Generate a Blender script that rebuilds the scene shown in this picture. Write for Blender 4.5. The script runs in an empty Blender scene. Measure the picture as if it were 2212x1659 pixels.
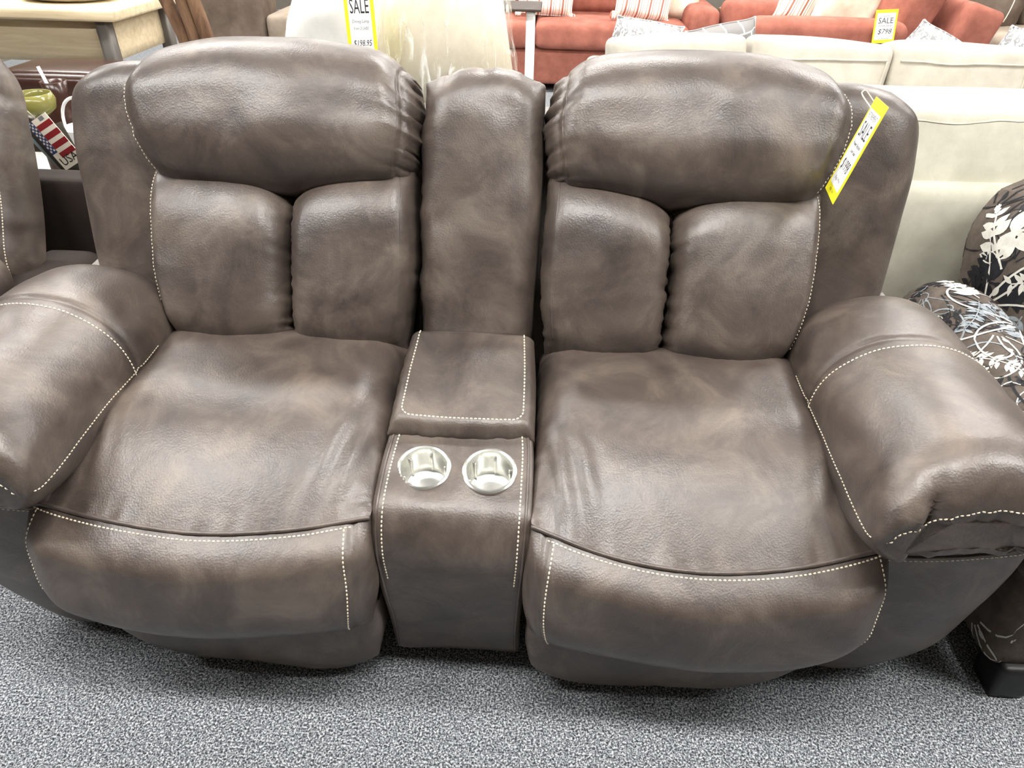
import bpy, math, random
import numpy as np
from mathutils import Vector, Matrix
from mathutils.bvhtree import BVHTree

scene = bpy.context.scene
COL = scene.collection
random.seed(7)

# ------------------------------------------------------------------ camera
CAM = np.array([0.138, -0.8438, 1.319])
YAW, PITCH, ROLL = np.radians([2.56, -35.0, 1.292])
cf = np.array([-math.sin(YAW) * math.cos(PITCH), math.cos(YAW) * math.cos(PITCH), math.sin(PITCH)])
cr0 = np.array([math.cos(YAW), math.sin(YAW), 0.0])
cu0 = np.cross(cr0, cf)
cr_ = cr0 * math.cos(ROLL) + cu0 * math.sin(ROLL)
cu_ = -cr0 * math.sin(ROLL) + cu0 * math.cos(ROLL)
cam_data = bpy.data.cameras.new('camera')
cam_data.sensor_fit = 'HORIZONTAL'
cam_data.sensor_width = 36.0
cam_data.lens = 1534.0 / 2212.0 * 36.0
cam_data.clip_start = 0.02
cam = bpy.data.objects.new('camera', cam_data)
COL.objects.link(cam)
M = Matrix.Identity(4)
for i in range(3):
    M[i][0], M[i][1], M[i][2], M[i][3] = cr_[i], cu_[i], -cf[i], CAM[i]
cam.matrix_world = M
scene.camera = cam

# ------------------------------------------------------------------ world, exposure
world = bpy.data.worlds.new('world')
scene.world = world
world.use_nodes = True
world.node_tree.nodes['Background'].inputs[0].default_value = (0.9, 0.95, 1.0, 1)
world.node_tree.nodes['Background'].inputs[1].default_value = 0.3
vs = scene.view_settings
vs.view_transform = 'Standard'
vs.look = 'None'
vs.gamma = 1.0
vs.use_curve_mapping = False
vs.exposure = 0.12
LIGHT = 50.0

# ================================================================== helpers
def srgb(r, g, b):
    def c(v):
        v /= 255.0
        return v / 12.92 if v <= 0.04045 else ((v + 0.055) / 1.055) ** 2.4
    return (c(r), c(g), c(b), 1.0)

def new_mat(name):
    m = bpy.data.materials.new(name)
    m.use_nodes = True
    nt = m.node_tree
    return m, nt, nt.nodes['Principled BSDF']

def ND(nt, typ, **kw):
    n = nt.nodes.new(typ)
    for k, v in kw.items():
        if k.startswith('i_'):
            key = k[2:]
            n.inputs[int(key) if key.isdigit() else key].default_value = v
        else:
            setattr(n, k, v)
    return n

def ramp(nt, stops):
    r = nt.nodes.new('ShaderNodeValToRGB')
    el = r.color_ramp.elements
    while len(el) < len(stops):
        el.new(0.5)
    for e, (p, c) in zip(el, stops):
        e.position = p
        e.color = c
    return r

def fabric(name, c1, c2, scale=5.0, rough=0.85, bump=0.15, bscale=600.0, spec=0.25, sheen=0.0, coord='Object'):
    """two-tone mottled cloth or leather with a fine grain"""
    m, nt, b = new_mat(name)
    tc = ND(nt, 'ShaderNodeTexCoord')
    n = ND(nt, 'ShaderNodeTexNoise', i_Scale=scale, i_Detail=7.0, i_Roughness=0.62)
    nt.links.new(tc.outputs[coord], n.inputs['Vector'])
    r = ramp(nt, [(0.36, c1), (0.66, c2)])
    nt.links.new(n.outputs['Fac'], r.inputs[0])
    nt.links.new(r.outputs[0], b.inputs['Base Color'])
    b.inputs['Roughness'].default_value = rough
    b.inputs['Specular IOR Level'].default_value = spec
    if sheen:
        b.inputs['Sheen Weight'].default_value = sheen
    g = ND(nt, 'ShaderNodeTexNoise', i_Scale=bscale, i_Detail=2.0)
    nt.links.new(tc.outputs[coord], g.inputs['Vector'])
    bp = ND(nt, 'ShaderNodeBump', i_Strength=bump, i_Distance=0.002)
    nt.links.new(g.outputs['Fac'], bp.inputs['Height'])
    nt.links.new(bp.outputs[0], b.inputs['Normal'])
    return m

def plain(name, col, rough=0.5, metal=0.0, spec=0.5):
    """plain coat with slight tonal noise"""
    m, nt, b = new_mat(name)
    tc = ND(nt, 'ShaderNodeTexCoord')
    n = ND(nt, 'ShaderNodeTexNoise', i_Scale=14.0, i_Detail=4.0)
    nt.links.new(tc.outputs['Object'], n.inputs['Vector'])
    lo = tuple(c * 0.9 for c in col[:3]) + (1,)
    hi = tuple(min(1, c * 1.08) for c in col[:3]) + (1,)
    r = ramp(nt, [(0.3, lo), (0.7, hi)])
    nt.links.new(n.outputs['Fac'], r.inputs[0])
    nt.links.new(r.outputs[0], b.inputs['Base Color'])
    b.inputs['Roughness'].default_value = rough
    b.inputs['Metallic'].default_value = metal
    b.inputs['Specular IOR Level'].default_value = spec
    return m

def leather(name, dark, mid, light, rough=0.43):
    m, nt, b = new_mat(name)
    L = nt.links.new
    tc = ND(nt, 'ShaderNodeTexCoord')
    n1 = ND(nt, 'ShaderNodeTexNoise', i_Scale=7.5, i_Detail=10.0, i_Roughness=0.68, i_Distortion=0.7)
    L(tc.outputs['Object'], n1.inputs['Vector'])
    r1 = ramp(nt, [(0.32, dark), (0.5, mid), (0.7, light)])
    L(n1.outputs['Fac'], r1.inputs[0])
    # pale scuff marks
    n2 = ND(nt, 'ShaderNodeTexNoise', i_Scale=17.0, i_Detail=6.0, i_Roughness=0.7, i_Distortion=1.6)
    L(tc.outputs['Object'], n2.inputs['Vector'])
    r2 = ramp(nt, [(0.56, (0, 0, 0, 1)), (0.74, (0.35, 0.35, 0.35, 1))])
    L(n2.outputs['Fac'], r2.inputs[0])
    mx = ND(nt, 'ShaderNodeMix', data_type='RGBA')
    L(r2.outputs[0], mx.inputs[0]); L(r1.outputs[0], mx.inputs[6])
    mx.inputs[7].default_value = light
    L(mx.outputs[2], b.inputs['Base Color'])
    rr = ND(nt, 'ShaderNodeMapRange', i_3=rough - 0.05, i_4=rough + 0.08)
    L(n1.outputs['Fac'], rr.inputs[0]); L(rr.outputs[0], b.inputs['Roughness'])
    b.inputs['Specular IOR Level'].default_value = 0.65
    # pebble grain and soft creases
    v = ND(nt, 'ShaderNodeTexVoronoi', feature='SMOOTH_F1', i_Scale=340.0)
    L(tc.outputs['Object'], v.inputs['Vector'])
    n3 = ND(nt, 'ShaderNodeTexNoise', i_Scale=26.0, i_Detail=4.0, i_Distortion=1.0)
    L(tc.outputs['Object'], n3.inputs['Vector'])
    b1 = ND(nt, 'ShaderNodeBump', i_Strength=0.22, i_Distance=0.0015)
    L(v.outputs['Distance'], b1.inputs['Height'])
    b2 = ND(nt, 'ShaderNodeBump', i_Strength=0.11, i_Distance=0.006)
    L(n3.outputs['Fac'], b2.inputs['Height']); L(b1.outputs[0], b2.inputs['Normal'])
    L(b2.outputs[0], b.inputs['Normal'])
    return m

# ------------------------------------------------------------------ object bookkeeping
def tag(o, label=None, cat=None, group=None, kind=None):
    if label: o['label'] = label
    if cat: o['category'] = cat
    if group: o['group'] = group
    if kind: o['kind'] = kind
    return o

def thing(name, label, cat, loc=(0, 0, 0), rz=0.0, group=None):
    o = bpy.data.objects.new(name, None)
    o.empty_display_size = 0.05
    COL.objects.link(o)
    o.location = loc
    o.rotation_euler = (0, 0, rz)
    return tag(o, label, cat, group)

def mesh_obj(name, V, F, mat, parent=None, smooth=True, auto=None):
    me = bpy.data.meshes.new(name)
    V = np.asarray(V, float)
    me.from_pydata(V.tolist(), [], [tuple(int(i) for i in f) for f in F])
    if mat:
        me.materials.append(mat)
    if smooth:
        me.polygons.foreach_set('use_smooth', np.ones(len(me.polygons), bool))
        if auto is not None:
            me.set_sharp_from_angle(angle=math.radians(auto))
    me.update()
    o = bpy.data.objects.new(name, me)
    COL.objects.link(o)
    if parent:
        o.parent = parent
    return o

def copy_tree(o, parent=None):
    c = o.copy()
    COL.objects.link(c)
    c.parent = parent
    for ch in list(o.children):
        copy_tree(ch, c)
    return c

def merge(parts):
    V, F, n = [], [], 0
    for v, f in parts:
        V.append(np.asarray(v, float)); F += [tuple(i + n for i in q) for q in f]; n += len(v)
    return np.concatenate(V), F

# ------------------------------------------------------------------ numeric shape tools
_rs = np.random.RandomState(3)
_LAT = _rs.rand(32, 32, 32) * 2 - 1
def noise3(P, scale=1.0, seed=0):
    p = np.asarray(P, float) * scale + seed * 7.31
    i = np.floor(p).astype(int); f = p - i
    f = f * f * (3 - 2 * f)
    out = 0
    for dx in (0, 1):
        for dy in (0, 1):
            for dz in (0, 1):
                w = (f[..., 0] if dx else 1 - f[..., 0]) * (f[..., 1] if dy else 1 - f[..., 1]) * (f[..., 2] if dz else 1 - f[..., 2])
                out = out + w * _LAT[(i[..., 0] + dx) % 32, (i[..., 1] + dy) % 32, (i[..., 2] + dz) % 32]
    return out

def noise1(x, seed=0):
    x = np.asarray(x, float)
    return noise3(np.stack([x, x * 0 + seed * 1.7, x * 0 + 0.5], -1))

def crom(pts, t):
    """Catmull-Rom through pts, evaluated at t in [0,1] (chord-length spacing)"""
    P = np.asarray(pts, float)
    if len(P) == 2:
        return P[0] + (P[1] - P[0]) * np.asarray(t)[:, None]
    d = np.r_[0, np.cumsum(np.linalg.norm(np.diff(P, axis=0), axis=1))]
    s = np.asarray(t) * d[-1]
    T = np.gradient(P, d, axis=0)
    k = np.clip(np.searchsorted(d, s, side='right') - 1, 0, len(P) - 2)
    h = (d[k + 1] - d[k])
    x = ((s - d[k]) / h)[:, None]
    h = h[:, None]
    return ((2 * x**3 - 3 * x**2 + 1) * P[k] + (x**3 - 2 * x**2 + x) * h * T[k]
            + (-2 * x**3 + 3 * x**2) * P[k + 1] + (x**3 - x**2) * h * T[k + 1])

def crom_closed(pts, n):
    P = np.asarray(pts, float)
    k = len(P)
    Q = np.concatenate([P[-3:], P, P[:3]])
    d = np.r_[0, np.cumsum(np.linalg.norm(np.diff(Q, axis=0), axis=1))]
    a, b = d[3], d[3 + k]
    t = (a + (b - a) * np.arange(n) / n) / d[-1]
    return crom(Q, t)

def spaced(n, k=0.75):
    s = np.linspace(0, 1, n)
    return s - k * np.sin(2 * np.pi * s) / (2 * np.pi)

def edge(t, w):
    if w == 0:
        return np.ones_like(t)
    if w < 0:                                   # soft shoulder instead of a round edge
        return np.sin(np.clip(t / -w, 0, 1) * np.pi / 2)
    x = np.clip(t / w, 0, 1)
    return np.sqrt(np.clip(1 - (1 - x) ** 2, 0, 1))

class Surf:
    """grid surface with lookup by (u, v)"""
    def __init__(s, us, vs_, P, N):
        s.us, s.vs, s.P, s.N = us, vs_, P, N
    def at(s, u, v, lift=0.0):
        u = np.atleast_1d(np.asarray(u, float)); v = np.atleast_1d(np.asarray(v, float))
        u, v = np.broadcast_arrays(u, v)
        i = np.clip(np.searchsorted(s.us, u) - 1, 0, len(s.us) - 2)
        j = np.clip(np.searchsorted(s.vs, v) - 1, 0, len(s.vs) - 2)
        a = ((u - s.us[i]) / (s.us[i + 1] - s.us[i]))[:, None]
        b = ((v - s.vs[j]) / (s.vs[j + 1] - s.vs[j]))[:, None]
        f = lambda A: (1 - a) * (1 - b) * A[i, j] + a * (1 - b) * A[i + 1, j] + (1 - a) * b * A[i, j + 1] + a * b * A[i + 1, j + 1]
        n = f(s.N); n /= np.linalg.norm(n, axis=1)[:, None]
        return f(s.P) + n * lift, n

def grid_normals(P):
    du = np.gradient(P, axis=0); dv = np.gradient(P, axis=1)
    n = np.cross(du, dv)
    return n / np.maximum(np.linalg.norm(n, axis=2, keepdims=True), 1e-12)

def pillow(name, cb, ct, cl, cr, H, w, D, mat, parent, nu=70, nv=70, extra=None, mirror=False, sag=None, seed=0, lump=1.0):
    """stuffed panel: Coons patch over four edge curves (u to the right, v up or back),
    blown up along its normal, closed behind at depth D"""
    us, vs_ = spaced(nu), spaced(nv)
    B, T, Lc, R = crom(cb, us), crom(ct, us), crom(cl, vs_), crom(cr, vs_)
    U, V = us[:, None, None], vs_[None, :, None]
    P = (1 - V) * B[:, None] + V * T[:, None] + (1 - U) * Lc[None] + U * R[None] \
        - ((1 - U) * (1 - V) * B[0] + U * (1 - V) * B[-1] + (1 - U) * V * T[0] + U * V * T[-1])
    N = grid_normals(P)
    # flatten normal field so the bulge stays coherent
    N = N.mean(axis=(0, 1)) * 0.5 + N * 0.5
    N /= np.linalg.norm(N, axis=2, keepdims=True)
    uu, vv = np.meshgrid(us, vs_, indexing='ij')
    h = H * edge(uu, w[0]) * edge(1 - uu, w[1]) * edge(vv, w[2]) * edge(1 - vv, w[3])
    if sag is not None:
        h = h + sag(uu, vv)
    Q = P + N * h[..., None]
    soft = np.clip(h / max(H, 1e-6), 0, 1)
    Q = Q + N * (soft * lump * (noise3(Q, 7.0, seed) * 0.006 + noise3(Q, 18.0, seed + 3) * 0.0022))[..., None]
    if extra is not None:
        N2 = grid_normals(Q)
        Q = Q + N2 * extra(uu, vv, Q)[..., None]
    Bk = P - N * D
    if mirror:
        Q = Q * [-1, 1, 1]; Bk = Bk * [-1, 1, 1]
    idx = lambda i, j, o=0: o + i * nv + j
    F = []
    n0 = nu * nv
    fl = (lambda f: tuple(reversed(f))) if mirror else (lambda f: f)
    for i in range(nu - 1):
        for j in range(nv - 1):
            F.append(fl((idx(i, j), idx(i + 1, j), idx(i + 1, j + 1), idx(i, j + 1))))
    # back: coarse rim loop
    loop = [(i, 0) for i in range(nu)] + [(nu - 1, j) for j in range(1, nv)] + [(i, nv - 1) for i in range(nu - 2, -1, -1)] + [(0, j) for j in range(nv - 2, 0, -1)]
    Vb = np.array([Bk[i, j] for i, j in loop])
    m = len(loop)
    for k in range(m):
        a, b = loop[k], loop[(k + 1) % m]
        F.append(fl((idx(*b), idx(*a), n0 + k, n0 + (k + 1) % m)))
    F.append(fl(tuple(n0 + k for k in range(m - 1, -1, -1))))
    o = mesh_obj(name, np.concatenate([Q.reshape(-1, 3), Vb]), F, mat, parent, auto=60)
    Nn = grid_normals(Q) * (-1 if mirror else 1)
    return o, Surf(us, vs_, Q, Nn)

def loft(name, rings, mat, parent, n=48, m=None, cap=True, disp=None, mirror=False, auto=60):
    """closed rings of control points swept into one skin, ends closed with a fan"""
    R = np.array([crom_closed(r, n) for r in rings])          # k,n,3
    m = m or len(rings) * 4
    ts = np.linspace(0, 1, m)
    G = np.stack([crom(R[:, j], ts) for j in range(n)], 1)     # m,n,3
    if disp is not None:
        Gx = np.concatenate([G[:, -1:], G, G[:, :1]], 1)
        N = np.cross(np.gradient(Gx, axis=1), np.gradient(Gx, axis=0))[:, 1:-1]
        N /= np.maximum(np.linalg.norm(N, axis=2, keepdims=True), 1e-12)
        cen = G.mean(1, keepdims=True)
        sgn = np.sign(((G - cen) * N).sum(-1).mean())
        G = G + N * sgn * disp(ts[:, None] + 0 * G[..., 0], G)[..., None]
    if mirror:
        G = G * [-1, 1, 1]
    V = G.reshape(-1, 3); F = []
    for i in range(m - 1):
        for j in range(n):
            F.append((i * n + j, i * n + (j + 1) % n, (i + 1) * n + (j + 1) % n, (i + 1) * n + j))
    if cap:
        F.append(tuple(range(n - 1, -1, -1))); F.append(tuple((m - 1) * n + j for j in range(n)))
    o = mesh_obj(name, V, F, mat, parent, auto=auto)
    fix_normals(o)
    return o

def fix_normals(o):
    import bmesh
    bm = bmesh.new(); bm.from_mesh(o.data)
    bmesh.ops.recalc_face_normals(bm, faces=bm.faces)
    bm.to_mesh(o.data); bm.free()

def rbox(size, r=0.03, puff=(0, 0, 0), n=14, seed=0, rough=0.0):
    """rounded, puffed box centred on the origin: V, F"""
    sx, sy, sz = [s / 2 for s in size]
    lin = spaced(n, 0.6) * 2 - 1
    V, F, key = [], [], {}
    def vid(p):
        k = tuple(np.round(p, 6))
        if k not in key:
            key[k] = len(V); V.append(p)
        return key[k]
    for ax in range(3):
        for sg in (-1, 1):
            for i in range(n - 1):
                for j in range(n - 1):
                    q = []
                    for a, b in ((i, j), (i + 1, j), (i + 1, j + 1), (i, j + 1)):
                        p = [0, 0, 0]; p[ax] = sg; p[(ax + 1) % 3] = lin[a]; p[(ax + 2) % 3] = lin[b]
                        q.append(vid(p))
                    F.append(tuple(q) if sg > 0 else tuple(reversed(q)))
    V = np.array(V, float)
    S = np.array([sx, sy, sz])
    P = V * S
    inner = np.maximum(S - r, 1e-4)
    c = np.clip(P, -inner, inner)
    d = P - c
    L = np.linalg.norm(d, axis=1, keepdims=True)
    nr = np.where(L > 1e-9, d / np.maximum(L, 1e-9), 0)
    P = c + nr * np.minimum(r, np.maximum(L, 0) * 10)
    for ax in range(3):
        if puff[ax]:
            o1, o2 = (ax + 1) % 3, (ax + 2) % 3
            P[:, ax] += np.sign(V[:, ax]) * (np.abs(V[:, ax]) > 0.5) * puff[ax] * np.abs(V[:, ax]) * (1 - V[:, o1] ** 2) * (1 - V[:, o2] ** 2)
    if rough:
        P += (np.stack([noise3(P, 9, seed), noise3(P, 9, seed + 2), noise3(P, 9, seed + 4)], -1)) * rough
    return P, F

def box(size, c=(0, 0, 0)):
    x, y, z = [s / 2 for s in size]
    V = np.array([(a * x, b * y, d * z) for a in (-1, 1) for b in (-1, 1) for d in (-1, 1)]) + np.array(c)
    F = [(0, 1, 3, 2), (4, 6, 7, 5), (0, 4, 5, 1), (2, 3, 7, 6), (0, 2, 6, 4), (1, 5, 7, 3)]
    return V, F

def bbox(size, c=(0, 0, 0), bev=0.004):
    """box with a small chamfer"""
    v, f = rbox(size, bev, n=4)
    return v + np.array(c), f

def euler(rx=0, ry=0, rz=0):
    from mathutils import Euler
    return np.array(Euler((math.radians(rx), math.radians(ry), math.radians(rz))).to_matrix())

def tube(path, r, n=8, close=False):
    P = np.asarray(path, float); k = len(P)
    r = np.broadcast_to(np.asarray(r, float), (k,))
    T = np.gradient(P, axis=0); T /= np.maximum(np.linalg.norm(T, axis=1, keepdims=True), 1e-9)
    up = np.array([0.31, 0.17, 0.93])
    A = np.cross(T, up); A /= np.maximum(np.linalg.norm(A, axis=1, keepdims=True), 1e-9)
    B = np.cross(T, A)
    a = np.arange(n) * 2 * np.pi / n
    V = P[:, None] + r[:, None, None] * (A[:, None] * np.cos(a)[None, :, None] + B[:, None] * np.sin(a)[None, :, None])
    F = [(i * n + j, (i + 1) * n + j, (i + 1) * n + (j + 1) % n, i * n + (j + 1) % n) for i in range(k - 1) for j in range(n)]
    F += [tuple(range(n)), tuple((k - 1) * n + j for j in range(n - 1, -1, -1))]
    return V.reshape(-1, 3), F

def lathe(prof, n=32, c=(0, 0, 0), cap=True):
    P = np.asarray(prof, float); k = len(P)
    a = np.arange(n) * 2 * np.pi / n
    V = np.stack([P[:, None, 0] * np.cos(a), P[:, None, 0] * np.sin(a), P[:, None, 1] + 0 * a], -1).reshape(-1, 3) + np.array(c)
    F = [(i * n + j, i * n + (j + 1) % n, (i + 1) * n + (j + 1) % n, (i + 1) * n + j) for i in range(k - 1) for j in range(n)]
    if cap:
        F += [tuple(range(n - 1, -1, -1)), tuple((k - 1) * n + j for j in range(n))]
    return V, F

def stitch_mesh(P, N, pitch=0.0078, length=0.0058, rad=0.0014):
    """row of little thread dashes along the polyline P with normals N"""
    d = np.r_[0, np.cumsum(np.linalg.norm(np.diff(P, axis=0), axis=1))]
    s = np.arange(pitch / 2, d[-1], pitch)
    Q = np.stack([np.interp(s, d, P[:, k]) for k in range(3)], -1)
    T = np.stack([np.interp(s + 0.002, d, P[:, k]) for k in range(3)], -1) - np.stack([np.interp(s - 0.002, d, P[:, k]) for k in range(3)], -1)
    Nn = np.stack([np.interp(s, d, N[:, k]) for k in range(3)], -1)
    T /= np.maximum(np.linalg.norm(T, axis=1, keepdims=True), 1e-9)
    Nn -= T * (Nn * T).sum(1, keepdims=True)
    Nn /= np.maximum(np.linalg.norm(Nn, axis=1, keepdims=True), 1e-9)
    S = np.cross(T, Nn)
    V, F = [], []
    for q, t, n, b in zip(Q, T, Nn, S):
        o = len(V)
        h = length / 2
        V += [q - t * h - n * rad * 0.6]
        for e in (-0.55, 0.55):
            V += [q + t * h * e + b * rad, q + t * h * e + n * rad, q + t * h * e - b * rad]
        V += [q + t * h - n * rad * 0.6]
        F += [(o, o + 2, o + 1), (o, o + 3, o + 2), (o + 1, o + 2, o + 5, o + 4), (o + 2, o + 3, o + 6, o + 5),
              (o + 4, o + 5, o + 7), (o + 5, o + 6, o + 7)]
    return np.array(V), F

def bvh_of(o):
    return BVHTree.FromPolygons([v.co[:] for v in o.data.vertices], [p.vertices[:] for p in o.data.polygons])

def snap(pts, bvh, lift=0.001):
    P, N = [], []
    for p in pts:
        c, n, _, _ = bvh.find_nearest(Vector(p))
        P.append(np.array(c) + np.array(n) * lift); N.append(np.array(n))
    return np.array(P), np.array(N)

def stitches(name, P, N, mat, parent, **k):
    V, F = stitch_mesh(P, N, **k)
    return tag(mesh_obj(name, V, F, mat, parent), kind='stuff')

def place(vf, R=None, t=(0, 0, 0)):
    v, f = vf
    if R is not None:
        v = v @ np.asarray(R).T
    return v + np.array(t), f

# ================================================================== materials
LEATHER = leather('brown_leather', srgb(55, 47, 43), srgb(77, 67, 61), srgb(105, 94, 85), 0.37)
THREAD = fabric('cream_thread', srgb(214, 200, 176), srgb(232, 222, 200), 40, 0.8, 0.1)
STEEL, _nt, _b = new_mat('polished_steel')
_b.inputs['Base Color'].default_value = (0.90, 0.90, 0.86, 1); _b.inputs['Metallic'].default_value = 1.0
_b.inputs['Roughness'].default_value = 0.25
_tc = ND(_nt, 'ShaderNodeTexCoord'); _n = ND(_nt, 'ShaderNodeTexNoise', i_Scale=60.0)
_nt.links.new(_tc.outputs['Object'], _n.inputs['Vector'])
_bp = ND(_nt, 'ShaderNodeBump', i_Strength=0.05, i_Distance=0.002)
_nt.links.new(_n.outputs['Fac'], _bp.inputs['Height']); _nt.links.new(_bp.outputs[0], _b.inputs['Normal'])
YELLOW = plain('yellow_card', srgb(247, 238, 40), 0.55)
WHITE_CARD = plain('white_card', srgb(245, 245, 245), 0.5)
INK = plain('black_ink', srgb(35, 35, 38), 0.6)
GREY_INK = plain('grey_ink', srgb(120, 120, 125), 0.6)
BLACK = plain('black_wood', srgb(14, 13, 13), 0.5)
RED = fabric('coral_red_fabric', srgb(140, 86, 73), srgb(168, 106, 91), 9, 0.95, 0.25, 500)
CREAM = fabric('cream_linen', srgb(168, 163, 152), srgb(183, 178, 167), 12, 0.95, 0.3, 700)
IVORY = fabric('ivory_woven_fabric', srgb(200, 197, 180), srgb(216, 213, 196), 12, 0.95, 0.3, 500)
WHITE_CLOTH = fabric('white_cotton', srgb(236, 236, 232), srgb(250, 250, 247), 6, 0.95, 0.2, 500)
TAUPE = fabric('taupe_suede', srgb(88, 76, 66), srgb(116, 102, 90), 7, 0.8, 0.2, 500)
TAUPE2 = fabric('pale_taupe_suede', srgb(134, 121, 107), srgb(160, 147, 132), 7, 0.85, 0.2, 500)
BRASS = plain('brass', (0.85, 0.62, 0.22, 1), 0.22, 1.0)
WHITE_METAL = plain('white_painted_metal', srgb(240, 240, 238), 0.4)
GREY_METAL = plain('grey_brushed_metal', srgb(104, 99, 94), 0.45, 0.3)

def wood(name, c1, c2, scale=3.0, stretch=(1, 12, 12), rough=0.55):
    m, nt, b = new_mat(name)
    tc = ND(nt, 'ShaderNodeTexCoord'); mp = ND(nt, 'ShaderNodeMapping')
    mp.inputs['Scale'].default_value = stretch
    n = ND(nt, 'ShaderNodeTexNoise', i_Scale=scale, i_Detail=8.0, i_Roughness=0.65, i_Distortion=0.6)
    nt.links.new(tc.outputs['Object'], mp.inputs[0]); nt.links.new(mp.outputs[0], n.inputs['Vector'])
    r = ramp(nt, [(0.3, c1), (0.7, c2)])
    nt.links.new(n.outputs['Fac'], r.inputs[0]); nt.links.new(r.outputs[0], b.inputs['Base Color'])
    b.inputs['Roughness'].default_value = rough
    bp = ND(nt, 'ShaderNodeBump', i_Strength=0.2, i_Distance=0.002)
    nt.links.new(n.outputs['Fac'], bp.inputs['Height']); nt.links.new(bp.outputs[0], b.inputs['Normal'])
    return m
PALE_WOOD = wood('pale_washed_wood', srgb(196, 176, 140), srgb(226, 210, 178))
BARK = wood('bark', srgb(70, 44, 28), srgb(140, 108, 82), 9.0, (3, 3, 0.6), 0.9)
DARK_WOOD = wood('dark_wood', srgb(36, 26, 20), srgb(62, 46, 34))
OAK = wood('weathered_oak', srgb(116, 94, 70), srgb(150, 126, 98))

def carpet_mat():
    m, nt, b = new_mat('grey_carpet')
    L = nt.links.new
    tc = ND(nt, 'ShaderNodeTexCoord')
    n = ND(nt, 'ShaderNodeTexNoise', i_Scale=260.0, i_Detail=3.0, i_Roughness=0.7, i_Distortion=0.4)
    L(tc.outputs['Object'], n.inputs['Vector'])
    r = ramp(nt, [(0.38, srgb(44, 46, 50)), (0.5, srgb(112, 116, 121)), (0.63, srgb(212, 215, 218))])
    L(n.outputs['Fac'], r.inputs[0]); L(r.outputs[0], b.inputs['Base Color'])
    b.inputs['Roughness'].default_value = 1.0; b.inputs['Specular IOR Level'].default_value = 0.05
    bp = ND(nt, 'ShaderNodeBump', i_Strength=0.6, i_Distance=0.006)
    L(n.outputs['Fac'], bp.inputs['Height']); L(bp.outputs[0], b.inputs['Normal'])
    return m
CARPET = carpet_mat()
WALL = fabric('painted_wall', srgb(112, 106, 98), srgb(122, 116, 107), 3, 0.9, 0.05, 300)
CEIL = fabric('ceiling_tile', srgb(146, 146, 143), srgb(156, 156, 152), 30, 0.95, 0.3, 120)

# ================================================================== the room
X0, X1, Y0, Y1, ZC = -4.6, 5.6, -3.4, 9.0, 2.75
def struct(name, vf, mat, parent=None):
    o = mesh_obj(name, vf[0], vf[1], mat, parent, smooth=False)
    if parent is None:
        tag(o, kind='structure')
    return o
struct('floor', box((X1 - X0, Y1 - Y0, 0.1), ((X0 + X1) / 2, (Y0 + Y1) / 2, -0.05)), CARPET)
struct('ceiling', box((X1 - X0, Y1 - Y0, 0.1), ((X0 + X1) / 2, (Y0 + Y1) / 2, ZC + 0.05)), CEIL)
struct('wall_back', box((X1 - X0 + 0.2, 0.1, ZC), ((X0 + X1) / 2, Y1 + 0.05, ZC / 2)), WALL)
struct('wall_front', box((X1 - X0 + 0.2, 0.1, ZC), ((X0 + X1) / 2, Y0 - 0.05, ZC / 2)), WALL)
struct('wall_left', box((0.1, Y1 - Y0, ZC), (X0 - 0.05, (Y0 + Y1) / 2, ZC / 2)), WALL)
struct('wall_right', box((0.1, Y1 - Y0, ZC), (X1 + 0.05, (Y0 + Y1) / 2, ZC / 2)), WALL)

# ceiling fittings: the shop's fluorescent troffers
GLOW, _nt, _b = new_mat('lit_diffuser')
_b.inputs['Base Color'].default_value = (0.9, 0.9, 0.9, 1)
_b.inputs['Emission Color'].default_value = (1.0, 0.975, 0.94, 1)
_b.inputs['Emission Strength'].default_value = LIGHT
def make_troffer():
    t = thing('ceiling_light', 'white fluorescent ceiling troffer above the showroom floor', 'light', group='fluorescent troffers on the showroom ceiling')
    fr = [box((1.24, 0.02, 0.05), (0, s * 0.16, 0.025)) for s in (-1, 1)] + [box((0.02, 0.30, 0.05), (s * 0.61, 0, 0.025)) for s in (-1, 1)]
    mesh_obj('frame', *merge(fr), WHITE_METAL, t, smooth=False)
    mesh_obj('diffuser', *box((1.2, 0.30, 0.012), (0, 0, 0.02)), GLOW, t, smooth=False)
    return t
tro = make_troffer()
first = True
for yy, cols in ((-0.32, (-3.6, -1.8, 0.0, 1.8, 3.6)), (2.0, (-3.6, -1.8, 0.0, 1.8, 3.6)), (4.4, (-3.6, -1.8, 0.0, 1.8, 3.6)), (6.8, (-3.6, -1.8, 0.0, 1.8, 3.6))):
    for xx in cols:
        t = tro if first else copy_tree(tro)
        first = False
        t.location = (xx + 0.25, yy, ZC - 0.05)

# ================================================================== the reclining loveseat
def bump2(u, v, u0, v0, su, sv):
    return np.exp(-((u - u0) / su) ** 2 - ((v - v0) / sv) ** 2)

def gather(s, d, amp, wid, freq, seed):
    """puckers along an edge: s runs along it, d is the distance from it (both 0..1)"""
    return amp * np.exp(-d / wid) * (noise1(s * freq, seed) + 0.6 * noise1(s * freq * 2.1, seed + 5))

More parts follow.
